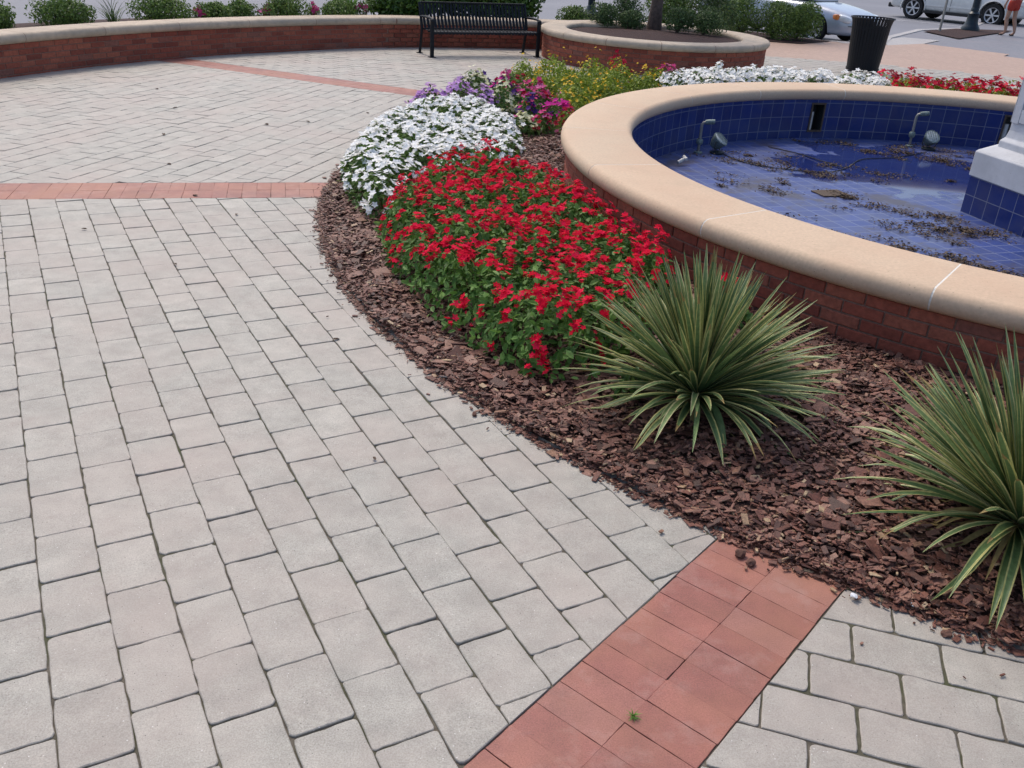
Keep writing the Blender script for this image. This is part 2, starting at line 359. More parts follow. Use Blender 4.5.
# ---- paving blocks
def clip(poly, o, n):
    """keep the side where (p-o).n <= 0"""
    out = []; k = len(poly)
    for i in range(k):
        a, b = poly[i], poly[(i + 1) % k]; da = (a[0] - o[0]) * n[0] + (a[1] - o[1]) * n[1]; db = (b[0] - o[0]) * n[0] + (b[1] - o[1]) * n[1]
        if da <= 0: out.append(a)
        if da * db < 0: t = da / (da - db); out.append((a[0] + (b[0] - a[0]) * t, a[1] + (b[1] - a[1]) * t))
    return out
def area(p): return .5 * abs(sum(p[i][0] * p[(i + 1) % len(p)][1] - p[(i + 1) % len(p)][0] * p[i][1] for i in range(len(p))))
def block(V, F, poly, z, inset, depth, tilt=(0, 0)):
    n = len(poly); cx = sum(p[0] for p in poly) / n; cy = sum(p[1] for p in poly) / n; k = len(V)
    for ring, (ins, dz) in enumerate(((0, -depth), (0, -inset), (inset, 0))):
        for (x, y) in poly:
            dx, dy = x - cx, y - cy; L = math.hypot(dx, dy) or 1; s = max(.2, 1 - ins * 1.3 / L)
            V.append((cx + dx * s, cy + dy * s, z + dz + dx * tilt[0] + dy * tilt[1]))
    for r_ in range(2):
        for i in range(n): F.append((k + r_ * n + i, k + r_ * n + (i + 1) % n, k + (r_ + 1) * n + (i + 1) % n, k + (r_ + 1) * n + i))
    F.append(tuple(k + 2 * n + i for i in range(n)))
def rect_poly(cx, cy, L, W, ca, sa, gap, rough, near, cr=None):
    hl, hw = L / 2 - gap / 2, W / 2 - gap / 2; r_ = cr or (random.uniform(.007, .015) if near else .006)
    pts = []
    m = 5 if near else 1
    if near:
        cs = [(hl, hw, 0), (-hl, hw, 90), (-hl, -hw, 180), (hl, -hw, 270)]
        for i, (x, y, a0) in enumerate(cs):
            ccx, ccy = x - math.copysign(r_, x), y - math.copysign(r_, y)
            for t in (0, 45, 90): pts.append((ccx + r_ * math.cos(R(a0 + t)), ccy + r_ * math.sin(R(a0 + t))))
            nx, ny, _ = cs[(i + 1) % 4]
            for q in range(1, m + 1):
                f = q / (m + 1); pts.append((x + (nx - x) * f, y + (ny - y) * f))
    else: pts = [(hl - r_, hw), (-hl + r_, hw), (-hl, hw - r_), (-hl, -hw + r_), (-hl + r_, -hw), (hl - r_, -hw), (hl, -hw + r_), (hl, hw - r_)]
    out = []
    for x, y in pts:
        x += random.uniform(-rough, rough); y += random.uniform(-rough, rough)
        out.append((cx + x * ca - y * sa, cy + x * sa + y * ca))
    return out
def paving(name, origin, ang, L, W, stagger0, planes, keep, mat, z=0, gap=.0045, rough=.0014, inset=.0022, ext=70, bond=.5, wob=.002, nearR=7):
    """rows of blocks: length along `ang`, rows stacked perpendicular to it"""
    ca, sa = math.cos(ang), math.sin(ang); V = []; F = []
    for j in range(-ext, ext):
        off = bond if (j + stagger0) % 2 else 0
        for i in range(-ext, ext):
            x = (i + .5 + off) * L; y = (j + .5) * W
            cx, cy = origin[0] + x * ca - y * sa, origin[1] + x * sa + y * ca
            if not keep(cx, cy): continue
            d = math.hypot(cx, cy)
            if any((cx - o[0]) * n[0] + (cy - o[1]) * n[1] > .2 for o, n in planes): continue
            near = d < nearR; rough_ = rough * random.uniform(.7, 1.7)
            cx += random.uniform(-1, 1) * wob; cy += random.uniform(-1, 1) * wob; a2 = random.uniform(-.006, .006)
            p = rect_poly(cx, cy, L, W, math.cos(ang + a2), math.sin(ang + a2), gap, rough_, near)
            for o, n in planes: 
                p = clip(p, o, n)
                if len(p) < 3: break
            if len(p) < 3 or area(p) < .0012: continue
            block(V, F, p, z + random.uniform(-.0015, .0015), inset, .03, (random.uniform(-.012, .012), random.uniform(-.012, .012)))
    return tag(pyobj(name, V, F, mat), kind='structure')
# band lines: centre point, direction, half width
HW = .2148
b1o, b1a = (.6717, 2.1081), .8993
b2o, b2a = (-1.70, 6.675), .2570
b3o, b3a = (-3.11, 12.16), -.400 * 1.0
b0a = b1a + .63; b0o = (4.15, 1.0)
def nrm(a): return (-math.sin(a), math.cos(a))    # left normal of direction a
def off(o, a, d): n = nrm(a); return (o[0] + n[0] * d, o[1] + n[1] * d)
g = .004
def fr(cx, cy): return math.hypot(cx - FC[0], cy - FC[1])
neg = lambda n: (-n[0], -n[1])
inview = lambda cx, cy: (cy > -.5 and -cx < 1.8 + cy * .78 and cx < 5.5 + cy * .6)
# sector B: between band 1 (below/right) and band 2 (above)
aB = .5202; u, v = (math.cos(aB), math.sin(aB)), (math.sin(aB), -math.cos(aB))
W_, L_ = .1715, .2520
# local x of paving() runs along v (block length), rows stacked along +90deg from it = u
angB = aB - math.pi / 2
paving('grey_paving', (-1.5291, 2.0088), angB, L_, W_, 1, [(off(b1o, b1a, HW + g), neg(nrm(b1a))), (off(b2o, b2a, -HW - g), nrm(b2a))],
       lambda x, y: inview(x, y) and 5.66 < fr(x, y) < 11.1, M['paver'])
paving('grey_paving', (.9590, 2.1787), -.2594, L_, W_, 0, [(off(b1o, b1a, -HW - g), nrm(b1a)), (off(b0o, b0a, HW + g), neg(nrm(b0a)))],
       lambda x, y: inview(x, y) and 5.66 < fr(x, y) < 11.1, M['paver'], gap=.0075)
paving('grey_paving', (-2.08, 6.86), R(75.5), L_, W_, 0, [(off(b2o, b2a, HW + g), neg(nrm(b2a))), (off(b3o, b3a, -HW - g), nrm(b3a))],
       lambda x, y: inview(x, y) and 5.66 < fr(x, y) < 11.1, M['paver'], gap=.0055)
paving('grey_paving', (-1.0, 13.0), R(48), L_, W_, 0, [(off(b3o, b3a, HW + g), neg(nrm(b3a)))],
       lambda x, y: inview(x, y) and 5.66 < fr(x, y) < 10.95 and (x > -6), M['paver'], gap=.0075)
# red bands, two blocks wide
def band(o, a, n0, n1, rotj=.005):
    V = []; F = []; ca, sa = math.cos(a), math.sin(a); n = nrm(a)
    for i in range(n0, n1):
        for s in (-1, 1):
            c = ((i + .5) * .1035, s * HW / 2)
            cx, cy = o[0] + c[0] * ca - c[1] * sa, o[1] + c[0] * sa + c[1] * ca
            r_ = fr(cx, cy)
            if not (5.7 < r_ < 11.05): continue
            cx += random.uniform(-1, 1) * .0012; cy += random.uniform(-1, 1) * .0012
            p = rect_poly(cx, cy, .1035, HW, ca, sa, .0012, .0009, True, .0015)
            block(V, F, p, random.uniform(-.0005, .0005), .0009, .03, (random.uniform(-.008, .008), random.uniform(-.008, .008)))
    return tag(pyobj('red_brick_band', V, F, M['redbrick']), kind='structure')
band(b1o, b1a, -45, 25); band(b2o, b2a, -50, 25); band(b3o, b3a, -50, 45); band(b0o, b0a, -30, 30)
# sand bed under everything
keyhole('joint_bed', [pol(12.2, a)[:2] for a in range(0, 360, 6)], -.0055, M['joint'])
# tan ring outside the plaza on the right, with its saw-tooth edge
def ringpoly(r0, r1, a0, a1, st=2):
    n = max(2, int(abs(a1 - a0) / st)); return [pol(r0, a0 + (a1 - a0) * i / n)[:2] for i in range(n + 1)] + [pol(r1, a1 + (a0 - a1) * i / n)[:2] for i in range(n + 1)]
flat('tan_paving', [pol(10.15, a)[:2] for a in range(100, 30, -3)] + [(14, 16), (11.2, 20.4), (10.43, 21.32), (10.83, 21.9), (9.39, 23.26), (8.19, 22.26), (8.0, 22.35), (6.8, 22.3), (5.86, 21.14), (4.3, 21.3), (3.2, 21.0)], -.004, M['tan'])
flat('pale_paving', [(8.19, 22.26), (9.39, 23.26), (10.35, 24.65), (9.5, 24.9), (9.0, 24.3), (8.25, 22.62)], -.008, M['pale'])
flat('pale_paving', [(7.05, 22.0), (7.75, 22.1), (7.9, 22.33), (7.0, 22.3)], .000, M['pale'])
# parking lines on the road
mb = MB()
for (x, y) in ((12.5, 33.6), (15.8, 30.9), (18.9, 37.5)): 
    mb.box((x - 1.6, y + 1.6, -.126), (5.0, .11, .006), rz=R(-46))
tag(mb.build('parking_lines', M['paint']), kind='structure')

# ------------------------------------------------------------------ mulch bed (ring round the fountain)
def bedz(r_, a=None):
    t = np.clip((r_ - 4.0) / (5.9 - 4.0), 0, 1)
    return .012 + .055 * np.sin(np.clip(1 - t, 0, 1) * math.pi * .62)
def redge(a): return 5.80 + .035 * np.clip((a - 196) / 20, 0, 1)
na, nr = 360, 16; V = []; F = []
for i in range(na):
    for j in range(nr):
        r_ = 3.95 + (5.87 - 3.95) * j / (nr - 1); a = 360 * i / na
        rr = r_ - (5.87 - float(redge(np.array(a)))) * (j / (nr - 1)) + (.02 * math.sin(a * 3.1) + .02 * math.sin(a * .9) + .015 * math.sin(a * 11)) * (j / (nr - 1))
        z = float(bedz(np.array(r_))) - (.02 if j == nr - 1 else 0)
        V.append(pol(rr, a, z))
for i in range(na):
    for j in range(nr - 1): F.append((i * nr + j, ((i + 1) % na) * nr + j, ((i + 1) % na) * nr + j + 1, i * nr + j + 1))
tag(pyobj('bed_soil', V, F, M['soil'], smooth=True), kind='structure')
# chips
CH = np.array([(-.5, -.5, -.5), (.5, -.42, -.5), (.44, .5, -.5), (-.5, .40, -.5), (-.46, -.36, .5), (.42, -.5, .5), (.5, .36, .5), (-.38, .5, .5)])
def chips(a0, a1, r0, r1, n, smin, smax, edge=0):
    a = rng.uniform(a0, a1, n); r1 = redge(a); t = rng.uniform(r0 ** 2, r1 ** 2, n) ** .5
    if edge: t = r1 + np.abs(rng.normal(0, edge, n)) * rng.choice([-1, 1], n, p=[.35, .65])
    x = FC[0] + t * np.cos(np.radians(a)); y = FC[1] + t * np.sin(np.radians(a))
    L = rng.uniform(smin, smax, n) * np.where(rng.random(n) < .07, 2.1, 1); Wd = L * np.where(rng.random(n) < .22, rng.uniform(.10, .22, n), rng.uniform(.30, .72, n)); Th = rng.uniform(.0015, .005, n)
    lump = .018 * np.sin(x * 9.1 + 1.3 * np.sin(y * 5)) * np.sin(y * 8.3 + x * 2.0)
    z = bedz(t) + rng.uniform(-.004, .024, n) + np.maximum(lump, -.006)
    z = np.where(t > r1 + .02, .004 + rng.uniform(0, .006, n), z)
    nr_ = np.stack([rng.normal(0, .24, n), rng.normal(0, .24, n), np.ones(n)], 1)
    flatm = t > r1 + .02; nr_[flatm] *= [.25, .25, 1]
    A = frames(nr_, np.stack([L, Wd, Th], 1))
    return inst(CH, BOXF, A, np.stack([x, y, z], 1))
bark = merge([chips(262, 300, 4.0, 5.88, 14000, .018, .05), chips(196, 262, 4.0, 5.9, 30000, .018, .050), chips(196, 262, 4.0, 5.9, 26000, .008, .022), chips(150, 200, 4.0, 5.88, 24000, .014, .042), chips(184, 262, 4, 5.87, 5200, .008, .032, edge=.026), chips(184, 262, 4, 5.87, 3500, .005, .015, edge=.03), chips(184, 262, 4, 5.87, 160, .005, .022, edge=.10), chips(150, 184, 4, 5.87, 600, .02, .045, edge=.04)])
tag(npobj('bark_mulch', bark[0], bark[1], M['chip']), 'reddish brown bark chips covering the bed around the fountain', 'mulch', kind='stuff')

# ------------------------------------------------------------------ brick rings, copings
def brick_ring(name, c, rad, z0, z1, a0, a1, parent, inward=False, radf=None, closed=False):
    """running bond of separate bricks on a curved face, plus a mortar backing as its child"""
    cz = .0677; mb = MB(); rf = radf or (lambda a: rad); L = .203 + .010
    rows = int(math.ceil((z1 - z0) / cz)); sgn = -1 if inward else 1
    for k in range(rows):
        zt = z1 - k * cz; zb = max(z0, zt - cz + .010)
        if zt - zb < .01: continue
        a = a0 + (math.degrees(L / rad) * .5 if k % 2 else 0)
        while a < a1:
            r_ = rf(a); da = math.degrees(L / r_); am = a + da / 2
            x, y = c[0] + r_ * math.cos(R(am)), c[1] + r_ * math.sin(R(am)); j = random.uniform(-.0012, .0012)
            ux, uy = math.cos(R(am)) * sgn, math.sin(R(am)) * sgn; tx, ty = -uy, ux
            h = .1015; V = []
            for (dd, e, f) in ((-.05, 0, 0), (-.003 + j, 0, 0), (j, .003, .003)):
                for (s, zz) in ((-h + e, zb + f), (h - e, zb + f), (h - e, zt - f - .0), (-h + e, zt - f)):
                    V.append((x + ux * dd + tx * s, y + uy * dd + ty * s, zz))
            mb.add(V, [(0, 1, 5, 4), (1, 2, 6, 5), (2, 3, 7, 6), (3, 0, 4, 7), (4, 5, 9, 8), (5, 6, 10, 9), (6, 7, 11, 10), (7, 4, 8, 11), (8, 9, 10, 11)])
            a += da
    o = mb.build(name, M['brick'], parent)
    bm = bmesh.new(); bm.from_mesh(o.data); bmesh.ops.recalc_face_normals(bm, faces=bm.faces); bm.to_mesh(o.data); bm.free()
    V = []; F = []; n = max(8, int((a1 - a0) / 1.5))
    for i in range(n + 1):
        a = a0 + (a1 - a0) * i / n; r_ = rf(a) - sgn * .007; r2 = rf(a) - sgn * .24
        for (q, z) in ((r_, z0 - .02), (r_, z1 + .004), (r2, z1 + .004), (r2, z0 - .02)): V.append((c[0] + q * math.cos(R(a)), c[1] + q * math.sin(R(a)), z))
    for i in range(n):
        for k in range(4): F.append((i * 4 + k, (i + 1) * 4 + k, (i + 1) * 4 + (k + 1) % 4, i * 4 + (k + 1) % 4))
    if not closed: F += [(0, 1, 2, 3), (n * 4 + 3, n * 4 + 2, n * 4 + 1, n * 4)]
    pyobj('mortar', V, F, M['mortar'], o)
    return o
def sweep(name, c, prof, a0, a1, mat, parent, joints, gapw=.009, radf=None, jmat=None, step=1.5):
    """profile [(r,z)] swept round c; cut in stones at `joints`, mortar swept slightly inside as a child"""
    V = []; F = []; m = len(prof); mr = sum(p[0] for p in prof) / m; mz = sum(p[1] for p in prof) / m
    cuts = sorted([a for a in joints if a0 < a < a1]); segs = []; s = a0
    for cjt in cuts: segs.append((s, cjt)); s = cjt
    segs.append((s, a1)); rf = radf or (lambda a: 0)
    def run(x0, x1, shrink, VV, FF):
        n = max(2, int(abs(x1 - x0) / step)); k0 = len(VV)
        for i in range(n + 1):
            a = x0 + (x1 - x0) * i / n
            for (r_, z) in prof:
                dr, dz = r_ - mr, z - mz; L = math.hypot(dr, dz); f = 1 - shrink / L
                q = mr + dr * f + rf(a); VV.append((c[0] + q * math.cos(R(a)), c[1] + q * math.sin(R(a)), mz + dz * f))
        for i in range(n):
            for k in range(m): FF.append((k0 + i * m + k, k0 + (i + 1) * m + k, k0 + (i + 1) * m + (k + 1) % m, k0 + i * m + (k + 1) % m))
        FF.append(tuple(k0 + k for k in range(m))); FF.append(tuple(k0 + n * m + k for k in range(m - 1, -1, -1)))
    for (x0, x1) in segs:
        da = math.degrees(gapw / 2 / (abs(mr) + rf(x0))); run(x0 + (da if x0 != a0 else 0), x1 - (da if x1 != a1 else 0), 0, V, F)
    o = pyobj(name, V, F, mat, parent, smooth=True)
    bm = bmesh.new(); bm.from_mesh(o.data); bmesh.ops.recalc_face_normals(bm, faces=bm.faces); bm.to_mesh(o.data); bm.free()
    e = o.modifiers.new('split', 'EDGE_SPLIT'); e.split_angle = R(50)
    V2 = []; F2 = []
    if cuts:
        run(a0 + .05, a1 - .05, .0022, V2, F2)
        j = pyobj('coping_joint', V2, F2, jmat or M['copjoint'], o)
        bm = bmesh.new(); bm.from_mesh(j.data); bmesh.ops.recalc_face_normals(bm, faces=bm.faces); bm.to_mesh(j.data); bm.free()
    return o
def bullnose(r0, r1, z0, z1, n=8):
    h = (z1 - z0) / 2; rb = min(h * .95, .055); P = [];
    # outer side (r1) rounded quarter at top and bottom, then inner side
    for i in range(n + 1):
        t = -math.pi / 2 + math.pi * i / n; P.append((r1 - rb + rb * math.cos(t), (z0 + z1) / 2 + h * math.sin(t)))
    for i in range(n + 1):
        t = math.pi / 2 + math.pi * i / n; P.append((r0 + rb + rb * math.cos(t), (z0 + z1) / 2 + h * math.sin(t)))
    return P

# ------------------------------------------------------------------ fountain
CT = .453; CB = .333
fountain = empty('fountain', (FC[0], FC[1], 0), 0, 'round drained fountain with brick wall, tan stone rim and blue tiled basin', 'fountain')
def to_parent(o, p):      # geometry written in world coordinates: keep it there
    o.matrix_parent_inverse = Matrix.Translation(p.location).inverted() if p.rotation_euler.z == 0 else (Matrix.Translation(p.location) @ Matrix.Rotation(p.rotation_euler.z, 4, 'Z')).inverted()
    return o
o = brick_ring('brick_wall', FC, 3.985, -.02, CB - .003, 0, 359.5, fountain, closed=True); to_parent(o, fountain)
o = sweep('coping', FC, bullnose(3.455, 4.035, CB, CT), 83.6 - 360 + 360, 83.6 + 360, M['coping'], fountain, [83.6 + 18.8 * i for i in range(1, 19)], gapw=.009); to_parent(o, fountain)
# basin: tiled wall with two niches, tiled floor
def uvobj(name, V, F, UV, mat, parent):
    o = pyobj(name, V, F, mat, parent); l = o.data.uv_layers.new(name='UVMap'); i = 0
    for f in F:
        for vi in f: l.data[i].uv = UV[vi]; i += 1
    return o
RI = 3.485; zf = -.085
def arcwall(a0, a1, z0, z1, V, F, UV, r_=RI):
    n = max(1, int(abs(a1 - a0) / 2)); k0 = len(V)
    for i in range(n + 1):
        a = a0 + (a1 - a0) * i / n
        for z in (z0, z1): V.append(pol(r_, a, z)); UV.append((R(a) * r_, z + .152 * 4 - .151 + .0))
    for i in range(n): F.append((k0 + i * 2, k0 + i * 2 + 1, k0 + i * 2 + 3, k0 + i * 2 + 2))
V = []; F = []; UV = []; NW = 2.7; niches = [107.2, 70.6]
arcwall(107.2 + NW / 2, 360 + 70.6 - NW / 2, zf - .01, CB + .01, V, F, UV); arcwall(70.6 + NW / 2, 107.2 - NW / 2, zf - .01, CB + .01, V, F, UV)
for a in niches:
    arcwall(a - NW / 2, a + NW / 2, zf - .01, .0, V, F, UV); arcwall(a - NW / 2, a + NW / 2, .29, CB + .01, V, F, UV)
o = uvobj('tiled_wall', V, F, UV, M['tilewall'], fountain); to_parent(o, fountain)
for a in niches:
    A0, A1 = a - NW / 2, a + NW / 2; V = []
    for r_ in (RI, RI + .16):
        for (aa, z) in ((A0, .0), (A1, .0), (A1, .29), (A0, .29)): V.append(pol(r_, aa, z))
    o = pyobj('niche', V, [(0, 4, 5, 1), (1, 5, 6, 2), (2, 6, 7, 3), (3, 7, 4, 0), (4, 7, 6, 5)], M['darkmetal'], fountain); to_parent(o, fountain)
    f = MB()
    for (aa, z, dz, da) in ((a, -.004, .02, 1), (a, .296, .02, 1)):
        x, y, _ = pol(RI - .004, aa); f.box((x, y, z), (.014, .185, dz), rz=R(aa))
    for aa in (A0, A1): x, y, _ = pol(RI - .004, aa); f.box((x, y, .146), (.014, .018, .29), rz=R(aa))
    o = f.build('niche_frame', M['rust'], fountain); to_parent(o, fountain)
    x, y, _ = pol(RI + .05, a + .7); o = MB().tube([(x, y, .0), (x, y, .20)], .028, 14).build('overflow_pipe', M['whitepvc'], fountain, smooth=True); to_parent(o, fountain)
n = 96; V = [(FC[0], FC[1], zf)] + [pol(RI + .02, 360 * i / n, zf) for i in range(n)]
o = uvobj('basin_floor', V, [(0, 1 + i, 1 + (i + 1) % n) for i in range(n)], [((v[0] * .94 + v[1] * .34), (v[1] * .94 - v[0] * .34)) for v in V], M['tilefloor'], fountain); to_parent(o, fountain)
# drain grate
gx, gy = 2.72, 7.95
mb = MB().box((gx, gy, zf + .006), (.28, .20, .010), rz=R(20))
o = mb.build('drain_cover', M['rust'], fountain, bevel=.004); to_parent(o, fountain)
# pedestal (hexagonal) with tiled base, stone plinth and shaft
ped = empty('fountain_pedestal', (4.43, 7.43, zf), 0, 'white hexagonal stone pedestal on a blue tiled base in the fountain basin', 'pedestal')
def hexring(rad, z): return [(4.43 + rad * math.cos(R(165 + 60 * i)), 7.43 + rad * math.sin(R(165 + 60 * i)), z) for i in range(6)]
V = []; F = []; UV = []
A_, B_ = hexring(.72, zf), hexring(.72, .225)
for i in range(6):
    k = len(V); j = (i + 1) % 6; V += [A_[i], A_[j], B_[j], B_[i]]; UV += [(0, .0), (.72, .0), (.72, .31), (0, .31)]; F.append((k, k + 1, k + 2, k + 3))
o = uvobj('tiled_base', V, F, [(u_ + .04, v_ * 1.0 - .0015) for u_, v_ in UV], M['tilewall'], ped); to_parent(o, ped)
def hexloft(name, prof, mat, parent, bev=.006):
    V = []; F = []
    for (r_, z) in prof: V += hexring(r_, z)
    for k in range(len(prof) - 1):
        for i in range(6): F.append((k * 6 + i, k * 6 + (i + 1) % 6, (k + 1) * 6 + (i + 1) % 6, (k + 1) * 6 + i))
    F.append(tuple(range(5, -1, -1))); F.append(tuple((len(prof) - 1) * 6 + i for i in range(6)))
    o = pyobj(name, V, F, mat, parent); to_parent(o, parent); b = o.modifiers.new('bevel', 'BEVEL'); b.width = bev; b.segments = 2; return o
hexloft('plinth', [(.735, .226), (.735, .425), (.715, .44), (.64, .462), (.60, .48)], M['plinth'], ped)
hexloft('shaft', [(.58, .47), (.58, .53), (.545, .56), (.53, .62), (.53, 1.75), (.58, 1.82), (.58, 1.95)], M['plinth'], ped)
V = []; F = []; 
for i in range(6):      # raised frame round each recessed panel
    a_, b_ = Vector(hexring(.533, 0)[i]), Vector(hexring(.533, 0)[(i + 1) % 6]); d = (b_ - a_).normalized(); nn = Vector((d.y, -d.x, 0)); L = (b_ - a_).length
    if nn.dot(a_ - Vector((4.43, 7.43, 0))) < 0: nn = -nn
    ang = math.atan2(d.y, d.x)
    mb = MB() if i == 0 else mb
    for (s, wz, z, hz) in ((.05, .07, 1.2, 1.04), (L - .05, .07, 1.2, 1.04), (L / 2, L - .18, .74, .1), (L / 2, L - .18, 1.67, .1)):
        c = a_ + d * s + nn * .004; mb.box((c.x, c.y, z), (wz, .018, hz), rz=ang)
o = mb.build('panel_frame', M['plinth'], ped, bevel=.003); to_parent(o, ped)
hexloft('bowl', [(.58, 1.951), (.9, 2.15), (1.05, 2.3), (1.0, 2.32), (.4, 2.2)], M['plinth'], ped)

# underwater lamps and spray nozzles
def flight(x, y, rz, tilt, label):
    t = empty('underwater_lamp', (x, y, zf), rz, label, 'lamp', 'lamps on the basin floor')
    MB().lathe([(.05, 0), (.075, .004), (.078, .016), (.03, .022), (.014, .03)], n=20).build('base', M['darkmetal'], t, smooth=True)
    m = Matrix.Rotation(R(tilt), 4, 'Y')
    mb = MB().tube([(0, -.086, .125), (0, -.09, .07), (0, -.062, .02), (0, .062, .02), (0, .09, .07), (0, .086, .125)], .006, 8); mb.build('yoke', M['darkmetal'], t)
    MB().lathe([(.0, -.085), (.045, -.08), (.065, -.045), (.078, 0), (.085, .02), (.085, .032), (.072, .034)], (0, 0, .125), 28, m).build('housing', M['verdigris'], t, smooth=True)
    le = MB().lathe([(.072, .032), (.05, .042), (.025, .046), (.0, .047)], (0, 0, .125), 28, m).build('lens', M['lens'], t, smooth=True)
    g_ = MB()
    for k in range(-2, 3):
        s = math.sqrt(max(.0, .074 ** 2 - (k * .026) ** 2)); p0 = m @ Vector((-s, k * .026, .05)); p1 = m @ Vector((s, k * .026, .05)); g_.tube([(p0.x, p0.y, p0.z + .125), (p1.x, p1.y, p1.z + .125)], .003, 6)
    g_.build('guard', M['verdigris'], le)
flight(1.96, 9.38, R(-30), 38, 'round underwater lamp tilted on the basin floor, left of the niche')
flight(4.50, 10.30, R(-80), 42, 'round underwater lamp on the basin floor near the stone pedestal')
def nozzle(x, y, rz, h, label):
    t = empty('spray_pipe', (x, y, zf), rz, label, 'pipe', 'spray pipes standing in the basin')
    MB().lathe([(.045, 0), (.045, .012), (.026, .02)], n=16).build('flange', M['verdigris'], t, smooth=True)
    MB().tube([(0, 0, .01), (0, 0, h * .4), (.0, 0, h - .03), (.012, 0, h - .008), (.04, 0, h)], .0145, 12).build('riser', M['galv'], t, smooth=True)
    MB().lathe([(.026, h * .28), (.034, h * .32), (.034, h * .42), (.024, h * .46)], n=12).build('coupling', M['verdigris'], t, smooth=True)
    MB().tube([(.03, 0, h), (.075, 0, h + .006), (.125, 0, h + .012)], [.022, .026, .024], 12).build('nozzle', M['verdigris'], t, smooth=True)
nozzle(1.76, 9.35, R(-10), .31, 'upright spray pipe with elbow nozzle beside the left basin lamp')
nozzle(4.33, 10.42, R(-5), .36, 'upright spray pipe with elbow nozzle nearest the stone pedestal')
t = empty('spray_jet', (1.50, 8.72, zf), R(35), 'short white plastic jet lying by the left basin wall', 'pipe')
MB().tube([(-.05, 0, .03), (.03, 0, .06)], .018, 12).build('tube', M['whitepvc'], t, smooth=True)
MB().tube([(.03, -.03, .06), (.045, .03, .075)], .016, 12).build('tip', M['whitepvc'], t, smooth=True)
# cable on the floor
def catmull(P, n=10):
    P = [Vector(p) for p in P]; P = [P[0]] + P + [P[-1]]; out = []
    for i in range(1, len(P) - 2):
        for k in range(n):
            t = k / n; a, b, c, d = P[i - 1:i + 3]; out.append(.5 * ((2 * b) + (-a + c) * t + (2 * a - 5 * b + 4 * c - d) * t * t + (-a + 3 * b - 3 * c + d) * t ** 3))
    return out + [P[-2]]
z = zf + .008
mb = MB().tube(catmull([(2.02, 9.3, z), (2.2, 8.95, z), (2.6, 8.78, z), (2.95, 8.80, z), (3.2, 9.05, z), (3.5, 9.5, z), (3.9, 9.7, z), (4.4, 10.1, z)]), .005, 6).tube(catmull([(3.15, 9.0, z + .01), (3.0, 9.3, z + .004), (2.85, 9.6, z), (2.6, 9.85, z)]), .005, 6)
tag(mb.build('power_cable', M['cable'], smooth=True), 'black cable curling over the blue basin floor', 'cable')

# ------------------------------------------------------------------ leaves, blossoms
LEAF = np.array([(0, 0, 0), (.33, -.24, .07), (.72, -.20, .07), (1, 0, -.04), (.72, .20, .07), (.33, .24, .07)]); LEAFF = np.array([[0, 1, 2, 3], [0, 3, 4, 5]])
NEED = np.array([(0, 0, 0), (.35, -.11, .02), (.75, -.09, .02), (1, 0, 0), (.75, .09, .02), (.35, .11, .02)])
def blossom(width=.5, cup=.25, n=5, notch=.0):
    V = [(0, 0, 0)]; F = []
    for i in range(n):
        a = 2 * math.pi * i / n; k = len(V)
        V += [(.62 * math.cos(a - width), .62 * math.sin(a - width), cup * .8), ((1 - notch) * math.cos(a), (1 - notch) * math.sin(a), cup), (.62 * math.cos(a + width), .62 * math.sin(a + width), cup * .8)]
        F.append((0, k, k + 1, k + 2))
    return np.array(V), np.array(F)
STAR = blossom(.55, .10); BELL = blossom(.60, .16)
def in_poly(P, x, y):
    P = np.asarray(P); c = np.zeros(len(x), bool)
    for i in range(len(P)):
        (x1, y1), (x2, y2) = P[i], P[i - 1]
        c ^= ((y1 > y) != (y2 > y)) & (x < (x2 - x1) * (y - y1) / (y2 - y1 + 1e-12) + x1)
    return c
def edge_d(P, x, y):
    P = np.asarray(P, float); d = np.full(len(x), 9.)
    for i in range(len(P)):
        a, b = P[i - 1], P[i]; ab = b - a; t = np.clip(((x - a[0]) * ab[0] + (y - a[1]) * ab[1]) / (ab @ ab), 0, 1)
        d = np.minimum(d, np.hypot(x - a[0] - t * ab[0], y - a[1] - t * ab[1]))
    return d
def sample_poly(P, n):
    P = np.asarray(P, float); lo, hi = P.min(0), P.max(0); X = []; Y = []; k = 0
    while k < n:
        x = rng.uniform(lo[0], hi[0], n * 2); y = rng.uniform(lo[1], hi[1], n * 2); m = in_poly(P, x, y); X.append(x[m]); Y.append(y[m]); k += m.sum()
    return np.concatenate(X)[:n], np.concatenate(Y)[:n]
def lumpy(x, y, s, seed): return .5 + .25 * np.sin(x * s + seed) * np.cos(y * s * 1.13 + seed * 2) + .25 * np.sin(x * s * 2.3 + y * s * 1.7 + seed * 3)
def plants(x, y, cell=.23):
    best = np.full(len(x), 9.)
    gx, gy = np.floor(x / cell), np.floor(y / cell); hh = np.zeros(len(x))
    for i in (-1, 0, 1):
        for j in (-1, 0, 1):
            a, b = gx + i, gy + j; h1 = np.modf(np.abs(np.sin(a * 12.9898 + b * 78.233) * 43758.5453))[0]; h2 = np.modf(np.abs(np.sin(a * 39.346 + b * 11.135) * 24634.6345))[0]
            d = np.hypot(x - (a + .2 + .6 * h1) * cell, y - (b + .2 + .6 * h2) * cell); hh = np.where(d < best, h1, hh); best = np.minimum(best, d)
    return (1.12 - .30 * np.clip(best / (cell * .75), 0, 1) ** 1.6) * (.84 + .26 * hh)
def profile(P, x, y, H, edge, seed, z0=.03):
    d = edge_d(P, x, y); return z0 + H * np.clip(d / edge, 0.0, 1) ** .5 * (.82 + .22 * lumpy(x, y, 9, seed)) * plants(x, y)
